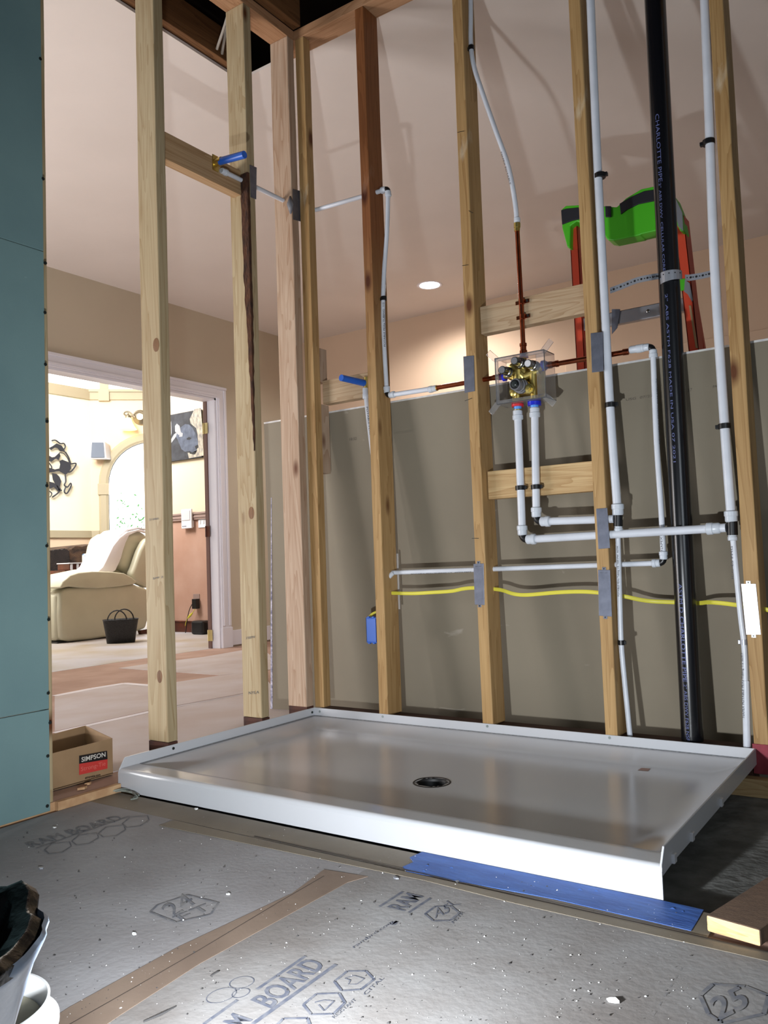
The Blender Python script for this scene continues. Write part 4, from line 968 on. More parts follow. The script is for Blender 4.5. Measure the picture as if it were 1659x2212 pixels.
# perforated strap
st = thing('perforated_strap', 'perforated metal strap looped around the black pipe', 'strap', Y(1440, 600, .02))
def strap_path(P, w, nm):
    V, F = [], []
    for p in P: V += [p+Vector((0, 0, -w/2)), p+Vector((0, 0, w/2)), p+Vector((0, -.0012, w/2)), p+Vector((0, -.0012, -w/2))]
    for i in range(len(P)-1):
        for k in range(4): F.append((i*4+k, i*4+(k+1) % 4, (i+1)*4+(k+1) % 4, (i+1)*4+k))
    F.append((0, 1, 2, 3)); n = (len(P)-1)*4; F.append((n+3, n+2, n+1, n)); return mk(nm, V, F, 'galv_strap', st)
cx = Y(1449, 600, yb)
A_ = spline([Y(1318, 628, .03), Y(1345, 618, .03), Y(1375, 606, .03), Y(1402, 600, .028), Y(1420, 597, yb-.012), Y(1427, 597, yb-.024)], 4)
arcp = [cx+Vector((-.0325*math.cos(a), -.0325*math.sin(a), .004)) for a in [i*PI/12 for i in range(13)]]
B_ = [Y(1480, 600, yb-.01)]+spline([Y(1490, 600, .03), Y(1515, 596, .03), Y(1540, 590, .03)], 4)
strap_path(A_, .018, 'strap_tail'); strap_path(arcp, .018, 'strap_loop'); strap_path([p+Vector((0, -.001, -.018+.010*i/12)) for i, p in enumerate(arcp)], .018, 'strap_loop'); strap_path(B_, .018, 'strap_tail')
g = []
for P in (A_, arcp, B_):
    for i in range(0, len(P)-1, 1 if P is not arcp else 2):
        a = (P[i]+P[i+1])/2; r_ = .0032 if i % 2 else .0018
        g.append(tubeg([a+Vector((0, -.0022, 0)), a+Vector((0, .0022, 0))], r_, 8))
g = merge(*g); ho = mk('strap_holes', g[0], g[1], 'drain', st)
for a_px in ((1640-1, 0),): pass

# ------------------------------------------------------------------ shower valve
vc = (U(1078, 775, 1, 0)+U(1180, 850, 1, 0))*.5
vx0, vx1 = U(1079, 815, 1, .01).x, U(1186, 805, 1, .01).x; vz0, vz1 = U(1130, 870, 1, .01).z, U(1130, 768, 1, .01).z
va = thing('shower_valve', 'brass and chrome shower valve body in a clear plastic box', 'valve', ((vx0+vx1)/2, .03, vz0))
cxv, czv = (vx0+vx1)/2, (vz0+vz1)/2
g = merge(boxg(vx0, vx1, -.022, -.019, vz0, vz0+.012), boxg(vx0, vx1, -.022, -.019, vz1-.012, vz1), boxg(vx0, vx0+.012, -.022, -.019, vz0+.012, vz1-.012), boxg(vx1-.028, vx1, -.022, -.019, vz0+.012, vz1-.012),
          boxg(vx0, vx0+.003, -.019, .06, vz0, vz1), boxg(vx1-.003, vx1, -.019, .06, vz0, vz1), boxg(vx0, vx1, -.019, .06, vz1-.003, vz1), boxg(vx0, vx1, -.019, .06, vz0, vz0+.003))
mk('clear_housing', g[0], g[1], 'clear', va, bevel=.001)
for (sx, sz) in ((-1, 1), (1, 1), (-1, -1), (1, -1)):
    c_ = Vector((vx0 if sx < 0 else vx1, -.018, vz1 if sz > 0 else vz0)); d = Vector((sx, 0, sz*1.0)).normalized(); n_ = Vector((-d.z, 0, d.x))
    q = [c_-d*.01-n_*.010, c_+d*.034-n_*.010, c_+d*.034+n_*.010, c_-d*.01+n_*.010]
    prism('mounting_tab', q, (0, .003, 0), 'clear', va, bevel=.001)
# brass body
V, F = [], []
def V_(px, py, y): return U(px, py, 1, y)
bq = []
def btube(a, b, r, y=.02, m='brass', nm=None, y2=None):
    return tubeg([V_(*a, y), V_(*b, y if y2 is None else y2)], r, 16)
g = merge(btube((1095, 808), (1150, 838), .012), btube((1105, 790), (1135, 815), .014), btube((1130, 815), (1165, 800), .013), btube((1105, 845), (1150, 845), .016), btube((1120, 800), (1120, 850), .018), btube((1118, 862), (1118, 800), .012), btube((1154, 862), (1152, 800), .013), btube((1130, 775), (1132, 810), .011), btube((1170, 793), (1130, 815), .010), btube((1090, 812), (1120, 812), .010))
autosmooth(mk('brass_body', g[0], g[1], 'brass', va, bevel=0))
mk('backing', *boxg(cxv-.055, cxv+.058, .035, .04, vz0+.015, vz1-.035), 'brass', va)
def cart(px, py, r, m1, m2, y0=.01, y1=-.045):
    b = V_(px+10, py+9, y0); e = V_(px, py, y1); e = Vector((e.x, y1, e.z)); b = Vector((e.x+.002, y0, e.z))
    o = stepcyl('cartridge', b, e, [(0, r*1.25), (.25, r*1.25), (.27, r*1.02), (.4, r*1.02), (.42, r*1.15), (.5, r*1.15), (.52, r), (.96, r), (1, r*.94)], m1, va, seg=28)
    stepcyl('cap', e+Vector((0, .001, 0)), e+Vector((0, -.0015, 0)), [(0, r*.80), (1, r*.78)], m2, o, seg=24)
    return o
cart(1084, 799, .0130, 'chrome', 'gtape'); cart(1111, 779, .0130, 'chrome', 'gtape'); cart(1140, 785, .0130, 'chrome', 'silver')
o = cart(1112, 830, .0190, 'gtape', 'blackplastic', y1=-.04); e = V_(1112, 830, -.043); stepcyl('stem', e, e+Vector((0, -.006, 0)), [(0, .010), (.5, .010), (.55, .005), (1, .005)], 'chrome', o, seg=18)
e = V_(1146, 840, .0); stepcyl('brass_plug', e, Vector((e.x, -.02, e.z)), [(0, .016), (.4, .016), (.42, .010), (.8, .010), (.82, .006), (1, .006)], 'brass', va, seg=8)
e = V_(1110, 850, .0); stepcyl('brass_plug', e, Vector((e.x, -.008, e.z)), [(0, .011), (.6, .011), (1, .006)], 'brass', va, seg=8)
def ring(p, d, r, m, w=.006, nm='port_ring'):
    p = Vector(p); d = Vector(d)*w; return stepcyl(nm, p-d, p+d, [(0, r), (1, r)], m, va, seg=26)
pr = Vector((V_(1118, 868, yv).x, yv, vz0-.005)); ring(pr, (0, 0, 1), .0195, 'red', .004); stepcyl('port_collar', pr-Vector((0, 0, .003)), pr-Vector((0, 0, .014)), [(0, .0125), (1, .0115)], 'lblue', va); stepcyl('port_nut', pr-Vector((0, 0, .013)), pr-Vector((0, 0, .028)), [(0, .013), (1, .013)], 'brass', va)
pr = Vector((V_(1154, 862, yv).x, yv, vz0-.007)); ring(pr, (0, 0, 1), .0215, 'dblue', .006); stepcyl('port_collar', pr-Vector((0, 0, .003)), pr-Vector((0, 0, .016)), [(0, .0135), (1, .0125)], 'lblue', va); stepcyl('port_nut', pr-Vector((0, 0, .014)), pr-Vector((0, 0, .030)), [(0, .0145), (1, .0145)], 'brass', va)
pr = V_(1174, 790, .03); ring(pr, (1, 0, 0), .0165, 'dblue', .004); ring(pr+Vector((.006, 0, 0)), (1, 0, 0), .0125, 'lblue', .004)
pr = V_(1090, 815, .03); ring(pr, (1, 0, 0), .013, 'dblue', .005)
pr = V_(1132, 769, .03); ring(pr, (0, 0, 1), .014, 'dblue', .006)

# ------------------------------------------------------------------ nail plates
def nplate(label, quad, ax, val, m='galv', teeth=False):
    P = [U(x, y, ax, val) for x, y in quad]; d = Vector((0, -.0016, 0)) if ax == 1 else Vector((.0016, 0, 0))
    t = thing('nail_plate', label, 'metal plate', (P[0]+P[2])*.5, 'steel nail plates on the studs')
    prism('plate', P, d, m, t, bevel=.0006)
    top = (P[0]+P[1])*.5; bo = (P[2]+P[3])*.5; w = (P[1]-P[0])*.16; h = (P[0]-P[3]).normalized()*.008
    if teeth:
        for c_, s in ((top, 1), (bo, -1)):
            q = prism('tab', [c_-w-h*s*.2, c_+w-h*s*.2, c_+w+h*s, c_-w+h*s], d, m, t, bevel=.0006)
            cc = c_+h*s*.4+d; stepcyl('tab_nail', cc, cc+d, [(0, .002), (1, .002)], 'steel_dark', q, seg=8)
        u_ = (P[1]-P[0]); v, f = ptext('No.2  stud', top-u_*.3-h*1.2+d*1.2, u_*.55, h*.35); mk('plate_lettering', v, f, 'pex_print', t, recalc=False)
    return t
nplate('plain grey nail plate on the stud left of the valve, high up', [(1001,770),(1024,768),(1026,845),(1004,849)], 1, -.0002)
nplate('stamped nail plate on the stud left of the valve, at the yellow cable', [(1023,1218),(1045,1217),(1047,1307),(1026,1306)], 1, -.0002, teeth=True)
nplate('grey nail plate on the stud right of the valve, above the others', [(1276,720),(1302,717),(1304,802),(1279,805)], 1, -.0002)
nplate('grey nail plate on the stud right of the valve, middle one', [(1288,1099),(1312,1097),(1318,1184),(1293,1186)], 1, -.0002)
nplate('stamped nail plate on the stud right of the valve, lowest one', [(1292,1231),(1318,1231),(1322,1332),(1294,1330)], 1, -.0002, teeth=True)
nplate('nail plate on the rightmost stud, torch glare in its white colour', [(1601,1261),(1633,1261),(1644,1371),(1612,1371)], 1, -.0002, 'galv_bright', teeth=True)
nplate('grey nail plate on the bark-striped stud', [(539,356),(554,362),(553,431),(541,426)], 0, .0002)
nplate('grey nail plate on the pale corner stud', [(632,408),(650,413),(650,479),(633,474)], 0, .0002)
def rear_strip(label, px, y0, y1):
    a = U(px, y0, 1, .0895); b = U(px+2, y1, 1, .0895)
    tag(box('plate_edge', a.x-.001, a.x+.006, .0892, .0908, b.z, a.z, 'galv_bright', bevel=0), label, 'metal plate', None)
rear_strip('thin metal plate edge behind the reddish stud', 857, 1196, 1316)
rear_strip('thin metal plate edge behind the stud left of the valve', 1068, 1206, 1246)
rear_strip('thin metal plate edge behind the rightmost stud', 1648, 1262, 1345)

# ------------------------------------------------------------------ yellow cable and blue box
cab = [(843,1281,.05),(890,1282,.05),(930,1280,.05),(975,1277,.05),(1000,1272,.05),(1024,1270,.05),(1062,1272,.05),(1085,1275,.05),(1110,1283,.05),(1140,1285,.05),(1200,1280,.05),(1250,1278,.05),(1290,1280,.053),(1347,1288,.066),(1380,1295,.082),(1410,1299,.097),(1455,1301,.101),(1505,1303,.100),(1530,1301,.08),(1560,1303,.06),(1592,1307,.05),(1645,1315,.05),(1700,1325,.05)]
tag(tube('power_cable', spline([Y(*c) for c in cab], 5), .0062, 'yellow', seg=10, flat=(0, 1, 0)), 'flat yellow electrical cable running through the studs', 'cable')
eb = thing('electrical_box', 'blue plastic electrical box on the left side of the reddish stud', 'electrical box', Y(802, 1388, .0))
a = U(790, 1334, 1, .002); b = U(816, 1389, 1, .002)
g = merge(boxg(a.x, SX[0]-.001, .002, .075, b.z, b.z+.003), boxg(a.x, SX[0]-.001, .002, .075, a.z-.003, a.z), boxg(a.x, a.x+.003, .002, .075, b.z+.003, a.z-.003), boxg(SX[0]-.004, SX[0]-.001, .002, .075, b.z+.003, a.z-.003), boxg(a.x, SX[0]-.001, .002, .005, b.z+.003, a.z-.003))
mk('box_body', g[0], g[1], 'blue', eb, bevel=.0008)
for s in (.25, .7):
    xx = a.x+(SX[0]-a.x)*s; box('screw_lug', xx-.004, xx+.004, .0, .01, a.z, a.z+.004, 'blue', eb, bevel=.0005); box('screw_lug', xx-.004, xx+.004, .0, .01, b.z-.004, b.z, 'blue', eb, bevel=.0005)
tag(tube('power_cable', spline([Y(797, 1338, .04), Y(800, 1330, .04), Y(808, 1324, .04), Y(818, 1321, .05)], 5), .0045, 'yellow', seg=8), 'short yellow cable curling into the blue box', 'cable')

# ================================================================== BEDROOM
# ceiling light
lc = U(928, 616, 2, ZC)
cl = thing('ceiling_light', 'round recessed ceiling light, switched on', 'ceiling light', lc)
lathe('trim_ring', lc, [(.075, -.001), (.092, -.004), (.098, -.0005)], 'white', cl); lathe('diffuser', lc, [(.0, -.003), (.076, -.003), (.076, -.002), (0, -.002)], 'lampglow', cl)
# floor paper pieces
def fpoly(name, px, dz, m, label, cat='floor covering'):
    return tag(prism(name, [FLB(x, y, dz) for x, y in px], (0, 0, -dz*.9), m), label, cat)
fpoly('floor_paper', [(118,1502),(270,1474),(330,1481),(475,1459),(560,1449),(640,1545),(500,1600),(118,1700)], .003, 'paper', 'large pinkish-grey floor paper beyond the first stud')
fpoly('floor_paper', [(257,1443),(330,1432),(440,1419),(560,1398),(620,1440),(560,1450),(476,1458),(330,1448)], .003, 'paper', 'smaller pale floor paper by the doorway')
def fline2(px, w, label):
    v, f = polyline_flat([FLB(x, y, .004) for x, y in px], w); tag(mk('pale_tape', v, f, 'wtape', recalc=False), label, 'tape')
fline2([(118,1503),(200,1487),(268,1476),(330,1481)], .05, 'pale tape edging the big floor paper, farther strip')
fline2([(118,1583),(220,1560),(325,1537)], .035, 'pale double tape line on the floor paper behind the cardboard box')
v, f = polyline_flat([FLB(x, y, .005) for x, y in ((118,1580),(325,1534),(545,1494))], .006); tag(mk('floor_seam', v, f, 'brownstop', recalc=False), 'thin dark seam line across the bedroom floor', 'seam')
fline2([(325,1537),(545,1496)], .012, 'thin pale tape line between the first two studs')

# ladder -----------------------------------------------------------------
ld = thing('step_ladder', 'orange stepladder with lime green top cap behind the pipe wall', 'ladder', (1.08, .55, -.02))
def LD(px, py, y=.5): return U(px, py, 1, y)
def rail(nm, top, bot, w, dep, m='orange', web=None):
    t = Vector(top); b = Vector(bot); x = Vector((w, 0, 0)); y_ = Vector((0, dep, 0)); th = .004
    g = []
    for (o_, xx, yy) in ((Vector((0, 0, 0)), x, Vector((0, th, 0))), (Vector((0, 0, 0)), Vector((th, 0, 0)), y_), (x-Vector((th, 0, 0)), Vector((th, 0, 0)), y_)):
        P = [b+o_, b+o_+xx, b+o_+xx+yy, b+o_+yy]; Q = [t+o_, t+o_+xx, t+o_+xx+yy, t+o_+yy]
        g.append((P+Q, [(0,1,2,3), (7,6,5,4), (0,1,5,4), (1,2,6,5), (2,3,7,6), (3,0,4,7)]))
    g = merge(*g); return mk(nm, g[0], g[1], m, ld, bevel=.0008)
ltop = LD(1229, 485); lb = LD(1246, 800); k_ = (ltop.z+.02)/(ltop.z-lb.z); lfoot = ltop+(lb-ltop)*k_
rail('rail', ltop, lfoot, .032, .07)
l2t = LD(1250, 495, .56); l2b = l2t+Vector((.02, .06, -(l2t.z+.02))); rail('rail', l2t, l2b, .024, .03)
rt = LD(1455, 470); rbm = LD(1487, 755); kk = (rt.z+.02)/(rt.z-rbm.z); rfoot = rt+(rbm-rt)*kk
rail('rail', rt, rfoot, .034, .07)
r2t = rt+Vector((-.03, .16, 0)); rail('rail', r2t, r2t+Vector((.10, .42, -(rt.z+.02))), .025, .03)
# top cap outline on its front plane, then depth
capo = [(1213,452),(1222,444),(1260,442),(1318,446),(1332,447),(1352,428),(1385,408),(1412,402),(1440,408),(1458,425),(1470,455),(1478,500),(1470,500),(1458,478),(1420,498),(1385,506),(1382,508),(1325,520),(1312,518),(1300,500),(1262,486),(1246,478),(1232,488),(1231,536),(1225,534),(1214,492)]
capP = [LD(x, y, .47) for x, y in capo]
g = prismg(capP, (0, .07, 0)); mk('top_cap', g[0], g[1], 'green', ld, bevel=.004)
for pad in ([(1213,455),(1222,452),(1262,448),(1262,472),(1236,478),(1215,486)], [(1308,446),(1321,446),(1321,470),(1309,470)], [(1339,441),(1360,428),(1392,414),(1420,410),(1420,434),(1380,442),(1355,454),(1342,464)]):
    g = prismg([LD(x, y, .4698) for x, y in pad], (0, -.006, 0)); mk('rubber_pad', g[0], g[1], 'rubber', ld, bevel=.002)
pl = [(1440,415),(1456,430),(1470,460),(1472,500),(1462,490),(1455,460),(1446,436)]
s = prism('side_bracket', [LD(x+4, y, .465) for x, y in pl], (0, -.003, 0), 'galv_strap', ld)
s = prism('side_bracket', [LD(x, y, .495) for x, y in ((1480,605),(1490,612),(1497,648),(1495,652),(1486,636),(1478,630))], (0, -.003, 0), 'galv_strap', ld)
prism('green_spacer', [LD(x, y, .498) for x, y in ((1462,606),(1480,602),(1486,626),(1464,630))], (0, -.004, 0), 'green', ld)
# step
a = LD(1258, 678); b = LD(1475, 646); zt1 = LD(1370, 664).z; zb1 = LD(1370, 692).z
g = merge(boxg(a.x, b.x, .505, .508, zb1, zt1), boxg(a.x, b.x, .505, .60, zt1-.003, zt1), boxg(a.x, b.x, .508, .53, zb1, zb1+.003)); sp_ = mk('step', g[0], g[1], 'alu', ld, bevel=.001)
c_ = LD(1400, 672, .505); stepcyl('rivet', c_, c_+Vector((0, -.004, 0)), [(0, .006), (.6, .006), (1, .003)], 'chrome', sp_, seg=14)
prism('gusset', [LD(1322, 668, .503), LD(1340, 668, .503), LD(1334, 708, .503), LD(1322, 722, .503)], (0, -.002, 0), 'galv', sp_)
for zz in (1.05, .72, .40): box('step', ltop.x+.02, rt.x+.03+(rt.z-zz)*.13, .505, .60, zz, zz+.03, 'alu', ld)
prism('sticker', [LD(1265, 680, .503), LD(1276, 679, .503), LD(1276, 706, .503), LD(1266, 706, .503)], (0, -.001, 0), 'lilac', ld)
prism('warning_label', [LD(1488, 660, .497), LD(1493, 660, .497), LD(1508, 752, .497), LD(1503, 752, .497)], (0, -.001, 0), 'kraft', ld)

# ================================================================== LIVING ROOM THINGS
def R_(px, py, o=0.0): return U(px, py, 1, YR-o)
# lioness canvas
cv = thing('canvas_picture', 'dark canvas picture of a lioness head on the cream wall', 'picture', R_(400, 990))
P = [R_(x, y, .0) for x, y in ((437,880),(441,986))]; xl, xr = -5.0+.10, P[0].x; zt2, zb2 = 2.235, 1.738
box('canvas', xl, xr, YR-.03, YR-.001, zb2, zt2, 'pic0', cv, bevel=.002)
def pic(px, m, o, nm='painted_shape'): mk(nm, *prismg([R_(x, y, .0305+o) for x, y in px], (0, -.0003, 0)), m, cv)
pic([(366,1000-3),(366,955),(376,942),(384,958),(398,975),(402,988),(366,995)], 'pic0', .0)
pic([(420,884),(434,881),(437,925),(440,984),(425,987),(408,990),(405,978),(422,978),(428,965),(427,940),(424,925),(412,915),(410,905)], 'pic2', .0)
pic([(378,940),(384,928),(392,922),(400,916),(408,917),(416,924),(423,938),(428,955),(428,966),(422,977),(412,978),(407,974),(400,976),(392,970),(388,960),(384,950)], 'pic1', .0006)
pic([(378,932),(378,920),(382,915),(388,920),(391,934),(386,940)], 'pic3', .001)
pic([(366,955),(376,938),(384,932),(380,944),(370,957)], 'pic3', .001)
pic([(403,947),(408,944),(414,946),(410,950),(404,950)], 'pic4', .0012); pic([(421,964),(428,960),(428,967),(423,970)], 'pic4', .0012); pic([(408,973),(416,978),(424,977),(426,972),(420,982),(410,980)], 'pic4', .0012)
pic([(388,932),(395,936),(394,943),(387,944)], 'pic3', .0014)
pic([(367,915),(370,910),(371,935),(368,950)], 'pic3', .0008)
# intercom, switch, outlet, adapter, cords
iv = thing('wall_intercom', 'white wall intercom unit over the chair rail', 'intercom', R_(408, 1141))
a = R_(398, 1100, .0); b = R_(421, 1141, .0)
box('housing', a.x, b.x, YR-.045, YR-.0265, b.z, a.z-.005, 'white', iv, bevel=.006); box('grille', a.x+.012, b.x-.02, YR-.050, YR-.045, b.z+.085, a.z-.02, 'silver', iv, bevel=.003)
for k in range(3): box('button', a.x+.018+.022*k, a.x+.03+.022*k, YR-.048, YR-.045, b.z+.02, b.z+.03, 'spk', iv, bevel=.001)
box('mount', a.x+.01, b.x-.01, YR-.027, YR-.0005, b.z+.01, 1.10, 'white', iv)
sw = thing('light_switch', 'white double light switch plate beside the intercom', 'light switch', R_(437, 1138)); a = R_(429, 1115); b = R_(446, 1139)
box('plate', a.x, b.x, YR-.007, YR-.0005, b.z, a.z-.003, 'white', sw, bevel=.002); 
for k in (.25, .7): xx = a.x+(b.x-a.x)*k; box('toggle', xx-.005, xx+.009, YR-.011, YR-.007, (a.z+b.z)/2-.022, (a.z+b.z)/2+.022, 'silver', sw, bevel=.001)
ot = thing('wall_outlet', 'brown outlet plate low on the terracotta wall', 'outlet', R_(425, 1310)); a = R_(418, 1283); b = R_(432, 1306)
box('plate', a.x, b.x, YR-.006, YR-.0005, b.z-.02, a.z, 'rail', ot, bevel=.002)
c_ = R_(423, 1300, .03); pad_ = thing('power_adapter', 'black power adapter plugged into the outlet, cords hanging to the floor', 'adapter', (c_.x, YR-.03, c_.z-.07)); box('adapter_body', c_.x-.028, c_.x+.032, YR-.06, YR-.0065, c_.z-.07, c_.z+.03, 'blackplastic', pad_, bevel=.004)
(tube('power_cord', spline([R_(418, 1300, .05), R_(410, 1315, .06), R_(405, 1335, .07), R_(402, 1360, .08), R_(400, 1370, .09)], 5), .004, 'blackplastic', pad_, seg=8))
(tube('power_cord', spline([R_(424, 1312, .05), R_(414, 1326, .06), R_(404, 1338, .07), R_(400, 1352, .08)], 5), [.003, .003, .003, .003, .003, .010, .012, .012, .010, .006, .004, .003, .003, .003, .003, .003], 'yellow', pad_, seg=8))
c_ = U(425, 1371, 2, -.05); tag(box('speaker_cube', c_.x-.085, c_.x+.085, c_.y, c_.y+.13, -.05, .085, 'blackplastic', bevel=.02), 'small black cube speaker on the floor by the baseboard', 'speaker')
# small wall speaker on the diagonal wall
c_ = UD(217, 976); s0 = dz(c_)
ws = thing('wall_speaker', 'small grey wall speaker beside the arched window', 'speaker', DP(s0, c_.z-.12)); 
v = [DP(s0-.11, c_.z-.13, .22), DP(s0+.11, c_.z-.13, .20), DP(s0+.09, c_.z+.12, .18), DP(s0-.09, c_.z+.12, .20), DP(s0-.07, c_.z-.12, .02), DP(s0+.16, c_.z-.12, .02), DP(s0+.13, c_.z+.10, .02), DP(s0-.06, c_.z+.10, .02)]
mk('cabinet', v, [(0,1,2,3), (7,6,5,4), (0,1,5,4), (1,2,6,5), (2,3,7,6), (3,0,4,7)], 'silver', ws, bevel=.01)
v = [DP(s0-.095, c_.z-.11, .225), DP(s0+.085, c_.z-.11, .208), DP(s0+.070, c_.z+.105, .19), DP(s0-.08, c_.z+.105, .208)]; mk('grille', *prismg(v, ND*.006), 'spk', ws)
# sconce
sc_ = thing('wall_sconce', 'nickel scroll wall lamp with glowing bell shade', 'wall lamp', UD(295, 905))
def SD(px, py, o=.12): return UD(px, py, o)
tube('scroll_arm', spline([SD(310, 893), SD(300, 889), SD(292, 893), SD(285, 899), SD(274, 898), SD(268, 894), SD(271, 890), SD(279, 890), SD(286, 896), SD(292, 901)], 6), .011, 'pewter', sc_, seg=8)
p = UD(303, 901, .04); stepcyl('back_plate', p-ND*.04, p+ND*.05, [(0, .11), (.5, .105), (1, .05)], 'pewter', sc_)
b = SD(277, 925); lathe('lamp_shade', b-Vector((0, 0, .0)), [(.12, -.02), (.095, .02), (.065, .08), (.05, .13), (.03, .155), (.026, .153), (.045, .125), (.06, .078), (.09, .018), (.115, -.02)], 'shade', sc_); lathe('socket', b+Vector((0, 0, .15)), [(.04, 0), (.035, .03), (.012, .05), (.01, .07)], 'pewter', sc_)
# iron wall art on the far left wall
ar = thing('iron_wall_art', 'dark iron wall art of safari animals on the yellow wall', 'wall art', U(118, 1010, 0, XL+.02))
def AP(px, py, o=.04): return U(px, py, 0, XL+o)
def shape(px): mk('iron_shape', *prismg([AP(x, y) for x, y in px], (.006, 0, 0)), 'iron', ar)
def wire(px, w=.010, cl=False): tube('iron_wire', spline([AP(x, y) for x, y in (px+[px[0]] if cl else px)], 4), w, 'iron', ar, seg=6)
shape([(105,968),(113,964),(122,958),(132,962),(138,970),(141,978),(136,975),(130,975),(124,968),(118,967),(110,972)])
shape([(105,984),(112,988),(118,987),(128,978),(130,985),(126,994),(122,991),(118,992),(110,998),(105,995)])
shape([(128,996),(134,993),(152,1000),(153,1012),(148,1020),(141,1026),(136,1022),(128,1018),(112,1020),(105,1021),(105,1010),(118,1014),(128,1012),(130,1003)])
shape([(112,1022),(122,1024),(128,1030),(132,1040),(128,1052),(134,1060),(128,1062),(122,1050),(114,1036)])
shape([(105,1040),(116,1043),(124,1050),(130,1060),(126,1062),(116,1052),(108,1056),(105,1052)])
wire([(112,952),(120,951),(130,958),(138,958),(141,964),(139,970)]); wire([(141,976),(148,988),(152,1000),(154,1002),(164,1001),(162,1008),(154,1018),(148,1020)])
wire([(141,1026),(142,1040),(139,1048),(146,1052),(152,1044),(154,1048),(150,1058),(144,1066),(139,1062),(142,1052)]); wire([(113,1074),(124,1066),(131,1058)]); wire([(128,978),(138,980),(146,990),(150,1000)], .006); wire([(106,1000),(112,1010),(104,1016)], .008); wire([(105,1060),(112,1066),(108,1074)], .008)

# recliner ---------------------------------------------------------------
XR = -4.92
rc = thing('recliner', 'cream leather recliner turned side-on beyond the doorway', 'armchair', (XR-.45, 2.75, -.05))
def C(px, py, x=XR): return U(px, py, 0, x)
def blob(nm, px, w, m='leather', x=XR, bv=.04, sub=0, par=None):
    v, f = prismg([C(a, b, x) for a, b in px], (-w, 0, 0)); o = mk(nm, v, f, m, par or rc)
    q = o.modifiers.new('bevel', 'BEVEL'); q.width = bv; q.segments = 5; q.limit_method = 'ANGLE'; q.angle_limit = math.radians(50); o.data.shade_smooth(); return o
blob('side_panel', [(130,1283),(139,1274),(150,1270),(200,1266),(250,1266),(290,1262),(320,1272),(322,1300),(320,1340),(316,1357),(290,1366),(200,1381),(150,1386),(132,1382),(129,1330)], .20, bv=.03)
blob('armrest', [(129,1270),(136,1256),(152,1243),(170,1237),(200,1234),(240,1235),(268,1238),(285,1247),(297,1257),(290,1262),(260,1267),(210,1271),(180,1270),(150,1267),(133,1271)], .26, x=XR+.04, bv=.055)
blob('footrest', [(118,1290),(126,1280),(140,1275),(140,1300),(138,1350),(140,1384),(120,1384)], .62, x=XR-.05, bv=.03)
blob('seat_cushion', [(120,1262),(150,1245),(230,1228),(272,1230),(285,1255),(250,1270),(120,1290)], .60, x=XR-.22, bv=.05)
blob('backrest', [(254,1222),(258,1200),(263,1175),(270,1158),(283,1149),(302,1146),(320,1152),(330,1180),(322,1240),(318,1262),(300,1262),(286,1258),(270,1232)], .62, x=XR-.14, bv=.07)
blob('back_bolster', [(322,1160),(312,1170),(302,1190),(290,1225),(283,1240),(292,1256),(300,1262),(322,1272),(330,1220)], .10, x=XR-.02, bv=.035)
blob('armrest', [(118,1244),(150,1240),(160,1246),(150,1262),(130,1272),(118,1274)], .24, x=XR-.85, bv=.05)
blob('wooden_foot', [(303,1362),(322,1358),(322,1374),(306,1371)], .05, 'mahog', bv=.005)
blob('dark_base', [(124,1387),(290,1368),(290,1378),(200,1391),(124,1396)], .7, 'blackplastic', x=XR-.03, bv=.005)
bt_ = thing('blanket', 'white blanket draped over the recliner back', 'blanket', (XR-.3, 2.9, .8))
v, f = prismg([C(a, b, XR-.105) for a, b in [(205,1240),(222,1225),(232,1205),(244,1180),(258,1162),(275,1149),(300,1143),(318,1148),(316,1152),(298,1148),(280,1156),(272,1172),(266,1190),(262,1205),(258,1215),(250,1232),(240,1238)]], (-.03, 0, 0))
o = mk('side_fall', v, f, 'blanket', bt_); q = o.modifiers.new('bevel', 'BEVEL'); q.width = .008; q.segments = 3; o.data.shade_smooth()
pa_ = [(205,1238),(222,1223),(232,1203),(244,1178),(257,1158),(274,1144),(298,1139),(318,1143)]
v, f = prismg([C(a, b, XR-.136) for a, b in pa_+[(a+2.5, b+2.5) for a, b in reversed(pa_)]], (-.38, 0, 0)); mk('front_fall', v, f, 'blanket', bt_)
v, f = prismg([C(a, b, XR-.55) for a, b in [(196,1235),(206,1222),(216,1205),(222,1212),(216,1236)]], (-.2, 0, 0)); tag(mk('maroon_cloth', v, f, 'maroon', bevel=.01), 'maroon cloth tucked in the recliner seat', 'cloth')
# basket
b0 = U(262, 1391, 2, -.05); bs = thing('basket', 'small black basket with two looped handles on the floor', 'basket', b0); b0 = b0+Vector((-.12, .09, 0))
V, F = [], []; 
for (hw, hd, z) in ((.125, .075, 0), (.135, .085, .08), (.155, .10, .20), (.160, .105, .215), (.150, .095, .215), (.12, .07, .02)):
    for k in range(24):
        an = 2*PI*k/24; cx_ = math.copysign(abs(math.cos(an))**.5, math.cos(an)); sy_ = math.copysign(abs(math.sin(an))**.5, math.sin(an))
        e_ = Vector((math.cos(.9), math.sin(.9), 0)); n2_ = Vector((-e_.y, e_.x, 0)); V.append(b0+e_*cx_*hw+n2_*sy_*hd+Vector((0, 0, z)))
for i in range(5):
    for k in range(24): F.append((i*24+k, i*24+(k+1) % 24, (i+1)*24+(k+1) % 24, (i+1)*24+k))
F.append(tuple(range(23, -1, -1))); F.append(tuple(range(120, 144))); mk('basket_body', V, F, 'basket', bs, smooth=True)
for s in (-1, 1):
    e_ = Vector((math.cos(.9), math.sin(.9), 0)); n2_ = Vector((-e_.y, e_.x, 0)); c_ = b0+n2_*s*.085+e_*s*.03
    tube('handle', [c_+e_*.085*math.cos(a)+Vector((0, 0, .20+.10*math.sin(a))) for a in [PI*i/12 for i in range(13)]], .006, 'basket', bs, seg=8)
